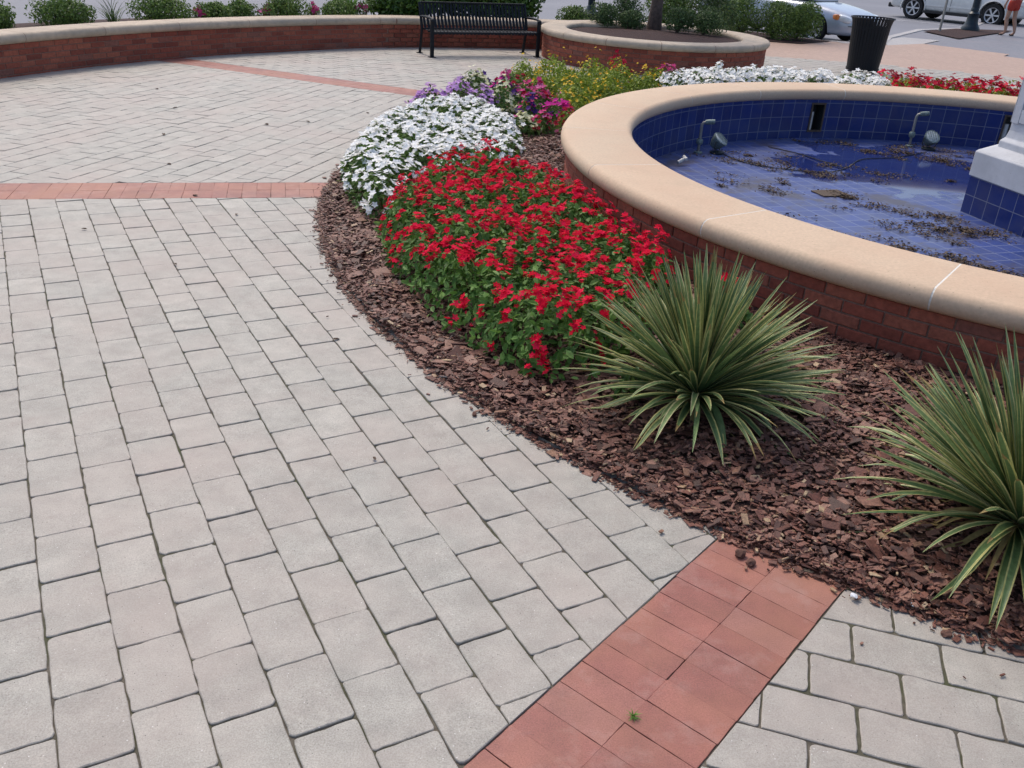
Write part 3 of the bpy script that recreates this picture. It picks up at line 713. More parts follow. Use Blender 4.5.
def gradn(P, x, y, H, edge, seed):
    e = .02; zx = profile(P, x + e, y, H, edge, seed) - profile(P, x - e, y, H, edge, seed); zy = profile(P, x, y + e, H, edge, seed) - profile(P, x, y - e, H, edge, seed)
    return unit(np.stack([-zx / (2 * e), -zy / (2 * e), np.ones(len(x))], 1).clip(-4, 4))
def patch(name, P, H, edge, seed, nleaf, lsize, fmat, flowers, label, cat, kind=None, group=None, flname='blossoms', tmpl=LEAF, tall=.02):
    """mound of foliage with blossoms; flowers = [(n clusters, per cluster, size, template, material, spread, name)]"""
    P = np.asarray(P, float); c = P.mean(0); t = empty(name, (c[0], c[1], 0), 0, label, cat, group, kind)
    x, y = sample_poly(P, nleaf); top = profile(P, x, y, H, edge, seed); dep = rng.beta(1.2, 2.6, nleaf)
    z = top * (1 - dep * .9); nr_ = gradn(P, x, y, H, edge, seed) + rng.normal(0, .55, (nleaf, 3)); nr_[:, 2] = np.abs(nr_[:, 2]) + .1
    A = frames(nr_, lsize * rng.uniform(.65, 1.25, nleaf)); Vf, Ff = inst(tmpl, LEAFF, A, np.stack([x, y, z], 1))
    Vf[:, :2] -= c; npobj('foliage', Vf, Ff, fmat, t)
    for (n, per, size, tm, mat, spread, nm) in flowers:
        cx, cy = sample_poly(P, n); k = np.repeat(np.arange(n), per); m = len(k)
        fx = cx[k] + rng.normal(0, spread, m); fy = cy[k] + rng.normal(0, spread, m)
        fz = profile(P, fx, fy, H, edge, seed) + rng.uniform(.0, .025, m) + (rng.random(n)[k] ** 1.5) * tall
        nn = gradn(P, fx, fy, H, edge, seed) * .7 + rng.normal(0, .36, (m, 3)) + [0, -.12, .45]; nn[:, 2] = np.abs(nn[:, 2]) + .25
        A = frames(nn, size * rng.uniform(.75, 1.15, m)); Vb, Fb = inst(tm[0], tm[1], A, np.stack([fx, fy, fz], 1)); Vb[:, :2] -= c
        npobj(nm, Vb, Fb, mat, t)
    return t
redP = [(-.93, 5.62), (-.72, 4.85), (-.42, 4.22), (-.14, 3.80), (.06, 3.60), (.34, 3.58), (.60, 3.95), (.92, 4.75), (.72, 5.35), (.36, 6.30), (.0, 6.95), (-.38, 7.12), (-.72, 6.75), (-.84, 6.2)]
patch('red_flowers', redP, .285, .11, 1.3, 15000, .048, M['redfol'], [(690, 5, .0205, STAR, M['redfl'], .011, 'blossoms'), (160, 3, .012, STAR, M['crimfl'], .01, 'buds')],
      'dense mass of red bedding flowers between the yucca and the white flowers', 'flowers', 'stuff', tall=.09)
whP = [(-1.50, 7.25), (-1.30, 6.45), (-1.02, 5.86), (-.88, 5.95), (-.86, 6.5), (-.72, 6.95), (-.35, 7.25), (-.12, 7.35), (-.02, 8.1), (-.10, 8.95), (-.42, 9.75), (-.85, 9.95), (-1.22, 9.55), (-1.45, 8.5)]
patch('white_flowers', whP, .235, .12, 2.1, 11500, .05, M['whitefol'], [(1100, 2, .031, BELL, M['whitefl'], .022, 'blossoms')],
      'dense mass of white bedding flowers beside the red ones at the paving edge', 'flowers', 'stuff')
fw = [pol(5.80, a)[:2] for a in range(118, 82, -3)] + [pol(4.55, a)[:2] for a in range(84, 120, 3)]
patch('white_flowers', fw, .36, .2, 3.3, 6000, .06, M['whitefol'], [(860, 3, .036, BELL, M['whitefl'], .03, 'blossoms')],
      'low row of white flowers behind the far fountain rim, before the litter bin', 'flowers', 'stuff')
frd = [pol(5.80, a)[:2] for a in range(88, 55, -3)] + [pol(4.6, a)[:2] for a in range(58, 90, 3)]
patch('red_flowers', frd, .37, .2, 4.3, 6000, .06, M['yelfol'], [(200, 5, .034, STAR, M['crimfl'], .028, 'blossoms'), (130, 5, .032, STAR, M['redfl'], .028, 'blossoms')],
      'row of dark red flowers behind the far fountain rim, right of the bin', 'flowers', 'stuff', tall=.08)
def disc(cx, cy, r_, n=9, sq=1): return [(cx + r_ * math.cos(2 * math.pi * i / n + .3) * random.uniform(.85, 1.12), cy + sq * r_ * math.sin(2 * math.pi * i / n + .3) * random.uniform(.85, 1.12)) for i in range(n)]
def plant(name, cx, cy, r_, H, nleaf, ls, fm, fl, label, group=None, cat='flowers', tall=.02):
    return patch(name, disc(cx, cy, r_), H, r_ * .8, cx * 3 + cy, nleaf, ls, fm, fl, label, cat, None, group, tall=tall)
B = 'blossoms'
for (x, y, r_) in ((-1.08, 10.1, .26), (-.80, 10.4, .26), (-.50, 10.15, .24), (-.82, 10.75, .22)):
    plant('petunia', x, y, r_, .29, 420, .05, M['whitefol'], [(48, 2, .034, BELL, M['lavfl'], .02, B)], 'lavender petunia at the far end of the white flowers', 'lavender petunias')
plant('snapdragon', -.66, 11.0, .24, .38, 380, .05, M['whitefol'], [(34, 3, .028, BELL, M['creamfl'], .02, B)], 'cream flowering plant furthest back beside the paving edge', 'cream flowering plants')
plant('snapdragon', -.30, 10.15, .22, .34, 380, .05, M['whitefol'], [(30, 3, .028, BELL, M['creamfl'], .02, B)], 'cream flowering plant in the middle between pink and lavender petunias', 'cream flowering plants')
plant('snapdragon', -.06, 8.98, .17, .26, 320, .05, M['whitefol'], [(26, 3, .028, BELL, M['creamfl'], .02, B)], 'cream flowering plant nearest, at the right edge of the white flowers', 'cream flowering plants')
for (x, y, r_) in ((-.60, 11.45, .18), (-.33, 10.8, .2), (.02, 9.7, .18)):
    plant('petunia', x, y, r_, .30, 320, .05, M['whitefol'], [(18, 2, .036, BELL, M['violfl'], .02, B), (6, 1, .034, BELL, M['magfl'], .02, B)], 'dark violet petunia among the pink and cream petunias', 'dark violet petunias')
for (x, y, r_) in ((-.22, 11.55, .27), (.05, 10.9, .26), (.10, 10.25, .24)):
    plant('petunia', x, y, r_, .30, 420, .05, M['whitefol'], [(26, 2, .038, BELL, M['pinkfl'], .025, B), (14, 2, .034, BELL, M['crimfl'], .02, B)], 'rose pink petunia between the white and the yellow flowers', 'rose pink petunias')
plant('petunia', .30, 9.72, .2, .30, 320, .05, M['whitefol'], [(20, 2, .042, BELL, M['magfl'], .02, B)], 'bright magenta petunia beside the yellow flowers near the rim', 'magenta petunias')
plant('petunia', .14, 9.08, .18, .26, 300, .05, M['whitefol'], [(8, 2, .036, BELL, M['pinkfl'], .02, B), (14, 2, .028, STAR, M['crimfl'], .02, B)], 'small crimson and pink petunia nearest the fountain rim', 'crimson petunias')
plant('petunia', .42, 9.45, .16, .24, 300, .045, M['yelfol'], [(22, 2, .026, STAR, M['crimfl'], .02, B)], 'low dark red flowers against the fountain rim', 'crimson petunias')
ygrp = 'yellow flowering plants'
for (x, y, r_, h) in ((-.12, 12.35, .30, .36), (.30, 12.9, .32, .40), (.75, 12.75, .34, .38), (.42, 12.1, .34, .36), (.12, 11.5, .28, .34), (.62, 11.45, .33, .33), (.95, 12.0, .33, .34), (1.22, 12.6, .30, .36), (.50, 10.75, .28, .32), (.95, 11.25, .28, .30), (.45, 10.15, .24, .28), (1.45, 12.1, .26, .28), (.78, 10.35, .2, .24), (1.65, 12.6, .24, .30)):
    plant('marigold', x, y, r_, h, 1000, .045, M['yelfol'], [(20, 2, .019, STAR, M['yelfl'], .01, B)], 'feathery yellow flowered plant behind the left fountain rim', ygrp, tall=.14)
plant('petunia', 1.20, 13.0, .22, .40, 300, .05, M['yelfol'], [(14, 3, .036, BELL, M['crimfl'], .02, B)], 'deep red petunia standing up behind the yellow flowers', 'deep red petunias', tall=.06)
plant('petunia', 1.85, 12.85, .22, .34, 300, .05, M['whitefol'], [(24, 2, .034, BELL, M['pinkfl'], .02, B)], 'pale pink petunia where the far white flowers begin', 'pale pink petunias')
plant('petunia', 2.15, 12.6, .2, .30, 300, .05, M['whitefol'], [(12, 2, .032, BELL, M['crimfl'], .02, B)], 'dark red petunia at the left end of the far white row', 'dark red petunias')
plant('weed', .52, 3.50, .07, .17, 160, .04, M['shrubB'], [], 'small green seedling between the near yucca and the red flowers', None, 'weed')
plant('petunia', 1.06, 4.35, .16, .28, 330, .045, M['redfol'], [(12, 3, .024, STAR, M['redfl'], .02, B)], 'red flowering plant behind the near yucca against the brick wall', 'red flowers by the wall')

# ------------------------------------------------------------------ yuccas
def yucca(name, loc, nbl, Lmax, label, seed, drop=.0, rz=0):
    rg = np.random.default_rng(seed); t = empty(name, loc, rz, label, 'yucca')
    parts = {'leaf_blades': ([], [], []), 'withered_blade': ([], [], [])}; ns = 9
    for i in range(nbl):
        az = rg.uniform(0, 2 * math.pi); q = rg.random() ** .8 * .86 if i % 11 else rg.uniform(.85, 1.0); el = R(89 - q * 82); L = Lmax * (.92 + .02 * q) * rg.uniform(.78, 1.06); wd = rg.uniform(.0110, .0175)
        low = q > .80; bend = (.2 + q * 1.0) * (rg.uniform(.2, 1.1) if rg.random() < .88 else 2.2) * (.5 if not low else 1.1)
        dead = i < (12 if seed == 5 else 34)
        if dead: el = R(rg.uniform(-5, 25)); L *= .6; bend = 1.9; wd *= .6
        p = np.array([math.cos(az) * .035 * q, math.sin(az) * .035 * q, .035 + .05 * (1 - q)]); e = el; tw = rg.normal(0, .35); az2 = az
        V, F, I = parts['withered_blade' if dead else 'leaf_blades']; k0 = len(V); st = L / ns
        for s in range(ns + 1):
            f = s / ns; d = np.array([math.cos(e) * math.cos(az2), math.cos(e) * math.sin(az2), math.sin(e)])
            side = np.array([-math.sin(az2), math.cos(az2), 0]); up = np.cross(side, d) * -1
            up = up if up[2] > 0 else -up
            ww = wd * (0.55 + 1.25 * f - 1.0 * f * f) * (1 - f ** 5) + .0006
            c_, s_ = math.cos(tw * f), math.sin(tw * f); sd2 = side * c_ + up * s_
            for (u_, h) in ((-1, .22), (-.66, .10), (0, -.12), (.66, .10), (1, .22)): V.append(tuple(p + sd2 * ww * u_ + up * ww * h * 1.5))
            p = p + d * st; e -= bend / ns * (.25 + f * 1.6) * math.cos(max(-1.2, e)) ** .6 if e > -1.35 else 0; az2 += rg.normal(0, .012)
            if p[2] < .012: p[2] = .012; e = max(e, -.02)
        mg = rg.random() < .92; bt = rg.random() < .3
        for s in range(ns):
            for c in range(4): F.append((k0 + s * 5 + c, k0 + s * 5 + c + 1, k0 + (s + 1) * 5 + c + 1, k0 + (s + 1) * 5 + c)); I.append(2 if (bt and s == ns - 1) else 0 if c in (1, 2) else (1 if mg else 0))
    V, F, I = parts['leaf_blades']; pyobj('leaf_blades', V, F, [M['blade'], M['margin'], M['deadblade']], t, mi=I, smooth=True)
    V, F, I = parts['withered_blade']; pyobj('withered_blades', V, F, M['deadblade'], t, smooth=True)
    MB().tube([(0, 0, -.02), (0, 0, .05), (0, 0, .09)], [.05, .045, .02], 10).build('crown_base', M['deadblade'], t)
    return t
yucca('yucca', (.80, 3.47, .04), 340, .64, 'spiky variegated yucca beside the red flowers, whole in view', 5)
yucca('yucca', (1.80, 2.63, .04), 330, .70, 'variegated yucca at the right edge of the bed with withered lower leaves', 11, rz=1.0)

# ------------------------------------------------------------------ shrubs, trees
def shrub(name, cx, cy, z0, rx, h, n, ls, mat, label, group=None, lobes=6, cat='shrub', tm=LEAF, seed=0):
    rg = np.random.default_rng(int(abs(cx * 100) + abs(cy * 10)) + seed); t = empty(name, (cx, cy, z0), 0, label, cat, group)
    C = np.stack([rg.uniform(-.45, .45, lobes) * rx, rg.uniform(-.45, .45, lobes) * rx, rg.uniform(.38, .62, lobes) * h], 1); C[0] = (0, 0, h * .5)
    S = rg.uniform(.45, .68, lobes)
    k = rg.integers(0, lobes, n); d = unit(rg.normal(size=(n, 3))); d[:, 2] = np.where(d[:, 2] < -.8, -d[:, 2], d[:, 2]); rad = rg.uniform(.55, 1.05, n) ** .6 * rg.uniform(.93, 1.07, n)
    P = C[k] + d * rad[:, None] * np.stack([S[k] * rx, S[k] * rx, S[k] * h * .85], 1); P[:, 2] = np.maximum(P[:, 2], .02 * h + rg.uniform(0, .05, n))
    A = frames(d + rg.normal(0, .6, (n, 3)), ls * rg.uniform(.7, 1.3, n)); V, F = inst(tm, LEAFF, A, P); npobj('foliage', V, F, mat, t)
    mb = MB()
    for i in range(5):
        a = i * 1.26; mb.tube([(0, 0, -.03), (.18 * rx * math.cos(a), .18 * rx * math.sin(a), h * .3), (.4 * rx * math.cos(a), .4 * rx * math.sin(a), h * .62)], [.018, .012, .005], 6)
    mb.build('stems', M['bark'], t); return t
def tuft(name, x, y, z, n, L, mat, label, cat='grass', group=None, wd=.006, spread=.9):
    rg = np.random.default_rng(int(x * 100 + y * 77) % 9999 + 3); t = empty(name, (x, y, z), 0, label, cat, group); V = []; F = []
    for i in range(n):
        az = rg.uniform(0, 6.283); e = R(88) - rg.random() * spread; l = L * rg.uniform(.6, 1.1); p = np.array([rg.normal(0, L * .05), rg.normal(0, L * .05), 0]); k0 = len(V)
        for s in range(5):
            f = s / 4; d = np.array([math.cos(e) * math.cos(az), math.cos(e) * math.sin(az), math.sin(e)]); sd2 = np.array([-math.sin(az), math.cos(az), 0]) * wd * (1 - f ** 2 * .95)
            V += [tuple(p - sd2), tuple(p + sd2)]; p = p + d * l / 4; e -= .28
        for s in range(4): F.append((k0 + s * 2, k0 + s * 2 + 1, k0 + s * 2 + 3, k0 + s * 2 + 2))
    pyobj('blades', V, F, mat, t); return t
def tree(name, x, y, z, path, rad, crown_c, crown_r, crown_h, n, bark, leaf, label, kind='tree'):
    t = empty(name, (x, y, z), 0, label, kind); tr = MB().tube([(0, 0, -.05)] + path, [rad * 1.35] + rad_list(rad, len(path)), 14)
    top = Vector(path[-1])
    for i in range(7):
        a = i * 2.4; e = Vector((math.cos(a) * crown_r * .6, math.sin(a) * crown_r * .6, crown_h * random.uniform(.3, .8))); tr.tube([top - Vector((0, 0, .1 * i)), top + e * .5 + Vector((0, 0, .1)), top + e], [rad * .4, rad * .25, rad * .08], 7)
    tr.build('trunk', bark, t, smooth=True)
    k = rng.integers(0, 14, n); C = unit(rng.normal(size=(14, 3))) * rng.uniform(.3, .8, (14, 1)) * [crown_r, crown_r, crown_h * .5] + crown_c
    P = C[k] + rng.normal(0, .2, (n, 3)) * [crown_r, crown_r, crown_h * .5]; A = frames(rng.normal(size=(n, 3)) + [0, 0, .6], .09 * rng.uniform(.7, 1.3, n)); V, F = inst(LEAF, LEAFF, A, P); npobj('crown', V, F, leaf, t)
    return t
def rad_list(r_, n): return [r_ * (1 - .35 * i / max(1, n - 1)) for i in range(n)]

# seat wall behind, low planter joined to it
PC = (2.02, 16.22); PR = 1.87
sw = empty('seat_wall', pol(10.9, 140), 0, 'long curved brick seat wall with pale stone top behind the plaza', 'wall')
def rfun(a): return 10.93 - max(0, (128 - a)) * .022
o = brick_ring('brick_wall', FC, 10.93, -.02, .355, 104.5, 200, sw, inward=True, radf=rfun); to_parent(o, sw)
o = sweep('coping', FC, bullnose(-.045, .44, .357, .47), 104, 200, M['copdirty'], sw, [104 + 6.2 * i for i in range(1, 16)], radf=rfun, gapw=.008, jmat=M['mortar']); to_parent(o, sw)
# soil strip behind the seat wall
n = 60; V = []; F = []
for i in range(n + 1):
    a = 104 + 96 * i / n
    for (dr, z) in ((.38, .30), (1.0, .36), (1.9, .33), (2.35, .0)): V.append(pol(rfun(a) + dr, a, z))
for i in range(n):
    for k in range(3): F.append((i * 4 + k, i * 4 + k + 1, (i + 1) * 4 + k + 1, (i + 1) * 4 + k))
tag(pyobj('planting_strip', V, F, M['chip_far'], smooth=True), kind='structure')
pl = empty('round_planter', (PC[0], PC[1], 0), 0, 'low round brick planter with stone rim, soil and small shrubs behind fountain', 'planter')
o = brick_ring('brick_wall', PC, PR, -.02, .365, 0, 359, pl, closed=True); to_parent(o, pl)
o = sweep('coping', PC, bullnose(PR - .40, PR + .05, .367, .475), 10, 370, M['copdirty'], pl, [10 + 25.7 * i for i in range(1, 14)], gapw=.008, jmat=M['mortar'], step=4); to_parent(o, pl)
V = [(PC[0], PC[1], .47)] + [(PC[0] + (PR - .35) * math.cos(R(10 * i)), PC[1] + (PR - .35) * math.sin(R(10 * i)), .40) for i in range(36)]
o = pyobj('soil', V, [(0, 1 + i, 1 + (i + 1) % 36) for i in range(36)], M['chip_far'], pl, smooth=True); to_parent(o, pl)
sg = 'shrubs inside the round planter'
for (x, y, r_, h, lb) in ((1.26, 17.35, .30, .36, 'left small dark shrub in the round planter'), (1.62, 17.72, .33, .50, 'tallest dark shrub in the round planter, left of the trunk'), (1.68, 17.05, .28, .30, 'low shrub in the round planter just left of the tree trunk'), (2.50, 16.85, .32, .38, 'small dark shrub right of the tree trunk in the round planter'), (2.98, 16.95, .40, .40, 'rightmost wide dark shrub in the round planter')):
    shrub('shrub', x, y, .42, r_, h, 2600, .035, M['juniper'], lb, sg)
tree('tree', 2.14, 17.25, .43, [(0, 0, .4), (.02, .0, 1.2), (.0, .05, 2.2), (.05, .05, 3.0)], .105, Vector((0, 0, 3.9)), 1.5, 2.2, 2500, M['bark'], M['shrub'], 'brown tree trunk rising from the round planter')
# bed with hedge, second tree
flat('hedge_bed', [(4.2, 21.25), (5.92, 21.18), (6.9, 22.3), (6.6, 22.38), (3.85, 24.75), (2.7, 24.05), (1.6, 20.7), (1.6, 19.2), (3.3, 19.4)], .012, M['chip_far'])
tree('tree', 4.52, 23.9, .0, [(0, 0, .02), (.03, 0, .5), (.14, 0, 1.4), (.2, 0, 2.6), (.25, 0, 3.4)], .10, Vector((.3, .3, 4.3)), 1.6, 2.2, 2500, M['bark2'], M['shrub'], 'slender grey leaning tree trunk by the silver car')
hg = 'hedge shrubs in front of the silver car'
for (x, y, r_, h, lb) in ((4.75, 22.15, .62, .82, 'leftmost of three rounded shrubs in front of the silver car'), (5.45, 22.05, .55, .80, 'middle of three rounded shrubs in front of the silver car'), (6.02, 22.15, .56, .78, 'rightmost of three rounded shrubs by the silver car headlight')):
    shrub('shrub', x, y, .0, r_, h, 5200, .045, M['shrub'], lb, hg)
shrub('shrub', 2.75, 19.75, .0, .62, 1.12, 5200, .05, M['shrub'], 'tall green shrub behind the round planter, left of the other', 'tall shrubs behind the planter')
shrub('shrub', 3.62, 20.0, .0, .58, 1.05, 5200, .05, M['juniper'], 'tall dark green shrub behind the planter beside the grey trunk', 'tall shrubs behind the planter')
tuft('grass_tuft', 1.80, 19.1, .0, 160, .55, M['tuft'], 'yellow green grass tuft behind the round planter', 'grass', None, .008)
tuft('grass_tuft', 2.15, 19.2, .0, 160, .5, M['tuft'], 'pale grass tuft behind the planter beside the brown trunk', 'grass', None, .008)
wg = 'low shrubs behind the seat wall'
def wpos(r_, a): return pol(r_, a)[:2]
for (x, y, r_, h, lb) in ((-7.0, 12.15, .48, .36, 'leftmost low green shrub behind the seat wall'), (-6.42, 13.05, .50, .36, 'low green shrub second from the left behind the seat wall'), (-5.55, 14.0, .54, .42, 'third low green shrub from the left behind the seat wall, the widest'), (-4.85, 14.65, .30, .34, 'small green shrub left of a pink flower behind the seat wall'), (-4.55, 14.95, .28, .32, 'small green shrub between two pink flowers behind the seat wall'), (-4.02, 15.55, .42, .42, 'low green shrub halfway along the seat wall between pink flowers'), (-3.35, 16.2, .44, .34, 'low green shrub under an ornamental grass behind the seat wall'), (.72, 18.6, .34, .42, 'small shrub beside the dark lamp post behind the seat wall')):
    shrub('shrub', x, y, .30 if x < 0 else .2, r_, h, 3600, .04, M['shrub'], lb, wg)
bgp = 'broad leaved shrubs behind the bench'
for (x, y, r_, h, lb) in ((-2.35, 17.2, .75, .80, 'broad leaved shrub behind the seat wall left of the bench'), (-1.5, 17.75, .75, .95, 'broad leaved shrub behind the left half of the bench'), (-.55, 18.2, .75, .95, 'broad leaved shrub behind the right half of the bench')):
    shrub('shrub', x, y, .30, r_, h, 5200, .10, M['shrubB'], lb, bgp)
for (x, y, lb) in ((-4.98, 14.25, 'pink flower cluster nearest the left behind the seat wall'), (-4.22, 15.1, 'second pink flower cluster behind the seat wall'), (-3.62, 15.75, 'brightest pink flower cluster behind the seat wall'), (-2.95, 16.45, 'pink flower cluster beside the broad leaved shrubs')):
    t = shrub('rose', x, y, .30, .17, .34, 260, .04, M['shrub'], lb, 'pink roses behind the seat wall', 3, 'flowers')
    n = 14; P = rng.normal(0, .04, (n, 3)) + [0, 0, .24]; V, F = inst(BELL[0], BELL[1], frames(rng.normal(0, .5, (n, 3)) + [0, -.7, .5], np.full(n, .045)), P); npobj('blossoms', V, F, M['pinkfl'], t)
tuft('ornamental_grass', -5.95, 13.45, .32, 60, .55, M['juniper'], 'thin blue green grass tuft between low shrubs behind the wall', 'grass', None, .006, .8)
tuft('ornamental_grass', -3.2, 16.6, .34, 130, .75, M['tuft'], 'larger green ornamental grass behind the seat wall near the bench', 'grass', None, .008, .8)

# ------------------------------------------------------------------ bench
def bench(loc, rz):
    t = empty('park_bench', loc, rz, 'black slatted metal bench standing before the curved seat wall', 'bench'); L = 1.86
    # side profile of the straps: back top -> seat rear -> seat front roll (y towards the back, z up)
    prof = catmull([(0, .60, .90), (0, .575, .80), (0, .52, .62), (0, .47, .50), (0, .44, .455), (0, .36, .435), (0, .2, .445), (0, .06, .455), (0, .02, .435), (0, .015, .40)], 5)
    mb = MB(); ns = 30; prof_b = prof
    ib = min(range(len(prof)), key=lambda i: (prof[i] - Vector((0, .44, .455))).length)
    def straps(P):
        m = MB()
        for k in range(ns):
            x = -L / 2 + .04 + (L - .08) * k / (ns - 1); V = []; F = []
            for i, p in enumerate(P):
                d = (P[min(i + 1, len(P) - 1)] - P[max(i - 1, 0)]).normalized(); nn = Vector((0, -d.z, d.y))
                for (sx, sn) in ((-.020, -.0025), (.020, -.0025), (.020, .0025), (-.020, .0025)): V.append((x + sx, p.y + nn.y * sn, p.z + nn.z * sn))
            for i in range(len(P) - 1):
                for q in range(4): F.append((i * 4 + q, i * 4 + (q + 1) % 4, (i + 1) * 4 + (q + 1) % 4, (i + 1) * 4 + q))
            m.add(V, F)
        return m
    straps(prof[:ib + 1]).build('backrest', M['black'], t); straps(prof[ib:]).build('seat', M['black'], t)
    rl = MB()
    for (y, z) in ((.597, .895), (.44, .45), (.03, .43), (.25, .428)): rl.box((0, y, z), (L, .03, .035))
    rl.build('rail', M['black'], t, bevel=.006)
    for s in (-1, 1):
        x = s * (L / 2 + .012)
        f = MB().box((x, .03, .33), (.055, .05, .66)).build('front_leg', M['black'], t, bevel=.006)
        MB().tube([(x, .56, 0), (x, .50, .30), (x, .47, .47), (x, .60, .90)], .024, 8).build('rear_leg', M['black'], t, smooth=True)
        MB().tube(catmull([(x, .54, .66), (x, .3, .675), (x, .08, .67), (x, .01, .655), (x, -.005, .62)], 5), .022, 8).build('armrest', M['black'], t, smooth=True)
        MB().box((x, .03, .006), (.10, .10, .012)).build('foot_plate', M['black'], t); MB().box((x, .56, .006), (.09, .09, .012)).build('foot_plate', M['black'], t)
    return t
bench((-.74, 15.34, 0), R(28)).scale = (1, 1, .85)

# ------------------------------------------------------------------ litter bin
def bin_(loc):
    t = empty('litter_bin', loc, 0, 'black slatted metal litter bin with flared top behind the far flowers', 'litter bin'); n = 36; mb = MB()
    P = [(.265, .05), (.285, .3), (.305, .6), (.318, .76), (.330, .82), (.345, .86), (.355, .875)]
    for k in range(n):
        a = 2 * math.pi * k / n; w_ = .0225; V = []; F = []
        for (r_, z) in P:
            for (dr, s) in ((0, -w_), (0, w_), (-.006, w_), (-.006, -w_)): V.append(((r_ + dr) * math.cos(a) - s * math.sin(a), (r_ + dr) * math.sin(a) + s * math.cos(a), z))
        for i in range(len(P) - 1):
            for q in range(4): F.append((i * 4 + q, i * 4 + (q + 1) % 4, (i + 1) * 4 + (q + 1) % 4, (i + 1) * 4 + q))
        mb.add(V, F)
    mb.build('slatted_body', M['black'], t)
    MB().lathe([(.346, .872), (.362, .868), (.366, .878), (.360, .888), (.346, .886), (.346, .872)], n=40).build('rim', M['black'], t, smooth=True)
    MB().lathe([(.268, .03), (.275, .03), (.278, .07), (.268, .07)], n=40).build('hoop', M['black'], t, smooth=True); MB().lathe([(.304, .70), (.312, .70), (.316, .74), (.306, .74)], n=40).build('hoop', M['black'], t, smooth=True)
    MB().lathe([(.0, .06), (.245, .06), (.285, .70), (.275, .70), (.24, .08)], n=32).build('liner', M['trimblk'], t, smooth=True)
    MB().lathe([(.0, .0), (.20, .0), (.20, .03), (.26, .05), (.0, .05)], n=32).build('base', M['black'], t)
bin_((5.76, 16.62, 0))

# ------------------------------------------------------------------ lamp posts, sign post
def lamp_post(loc, label, r0=.075, base=True):
    t = empty('street_lamp', loc, 0, label, 'street lamp', 'dark street lamps')
    if base: MB().lathe([(.0, 0), (.26, 0), (.26, .06), (.22, .12), (.17, .22), (.15, .42), (.17, .46), (.11, .52), (r0 + .015, .6), (r0, .62)], n=16).build('base', M['navy'], t, smooth=True)
    MB().lathe([(r0, .0 if not base else .6), (r0 * .9, 2.0), (r0 * .75, 3.6), (r0 * 1.2, 3.65), (r0 * .6, 3.75)], n=16).build('post', M['navy'], t, smooth=True)
    MB().lathe([(.06, 3.75), (.16, 3.82), (.2, 4.1), (.14, 4.3)], n=20).build('lamp_globe', M['lens'], t, smooth=True)
    MB().lathe([(.17, 4.3), (.12, 4.38), (.02, 4.5), (0, 4.52)], n=20).build('cap', M['navy'], t, smooth=True)
lamp_post((1.12, 19.6, -.0), 'dark lamp post rising behind the left rim of the round planter', .07)
lamp_post((12.95, 28.95, 0), 'dark lamp post with flared base in the diamond shaped mulch bed', .10)
flat('diamond_bed', [(10.98, 27.45), (12.7, 29.3), (14.75, 29.95), (11.15, 25.43)], .006, M['chip_far'])
t = empty('sign_post', (11.55, 27.7, 0), R(20), 'thin grey signpost at the corner of the diamond mulch bed', 'signpost')
MB().box((0, 0, 1.15), (.05, .05, 2.3)).build('post', M['galv'], t, bevel=.005)
MB().box((0, -.035, 2.0), (.45, .006, .6)).build('sign_plate', M['galv'], t, bevel=.003)

# ------------------------------------------------------------------ vehicles
def smoothbox(name, st, mat, parent, sub=2, arches=(), ax=.36, az=.33, hw=1.0):
    """loft of stations (x, half width, z low, z high)"""
    sec = [(0, 1), (.62, .995), (.86, .955), (.965, .80), (1.0, .55), (1.0, .30), (.97, .10), (.86, .0), (0, 0)]
    sec = sec + [(-a, b) for a, b in sec[-2:0:-1]]; V = []; F = []; m = len(sec)
    for (x, w_, z0, z1) in st:
        for (a, b) in sec: V.append((x, a * w_, z0 + (z1 - z0) * b))
    for i in range(len(st) - 1):
        for k in range(m): F.append((i * m + k, i * m + (k + 1) % m, (i + 1) * m + (k + 1) % m, (i + 1) * m + k))
    F.append(tuple(range(m - 1, -1, -1))); F.append(tuple((len(st) - 1) * m + k for k in range(m)))
    me = bpy.data.meshes.new(name); me.from_pydata(V, [], F); o = bpy.data.objects.new(name, me); link(o)
    bm = bmesh.new(); bm.from_mesh(me); bmesh.ops.recalc_face_normals(bm, faces=bm.faces); bm.to_mesh(me); bm.free()
    s = o.modifiers.new('s', 'SUBSURF'); s.levels = s.render_levels = sub
    cut = []
    for (cx, cz, cr) in arches:
        c = MB(); n = 28; Vc = [(cx + cr * math.cos(2 * math.pi * k / n), y, cz + cr * math.sin(2 * math.pi * k / n)) for y in (-1.3, 1.3) for k in range(n)]
        Fc = [(k, (k + 1) % n, n + (k + 1) % n, n + k) for k in range(n)] + [tuple(range(n - 1, -1, -1)), tuple(range(n, 2 * n))]
        cme = bpy.data.meshes.new('c'); cme.from_pydata(Vc, [], Fc); co = bpy.data.objects.new('c', cme); link(co); cut.append(co)
        bm = bmesh.new(); bm.from_mesh(cme); bmesh.ops.recalc_face_normals(bm, faces=bm.faces); bm.to_mesh(cme); bm.free()
        bo = o.modifiers.new('b', 'BOOLEAN'); bo.operation = 'DIFFERENCE'; bo.object = co; bo.solver = 'EXACT'
    dg = bpy.context.evaluated_depsgraph_get(); dg.update(); me2 = bpy.data.meshes.new_from_object(o.evaluated_get(dg)); o.modifiers.clear(); o.data = me2
    for c in cut: bpy.data.objects.remove(c)
    me2.materials.clear(); me2.materials.append(mat); me2.polygons.foreach_set('use_smooth', [True] * len(me2.polygons)); o.parent = parent
    e = o.modifiers.new('split', 'EDGE_SPLIT'); e.split_angle = R(32)
    return o
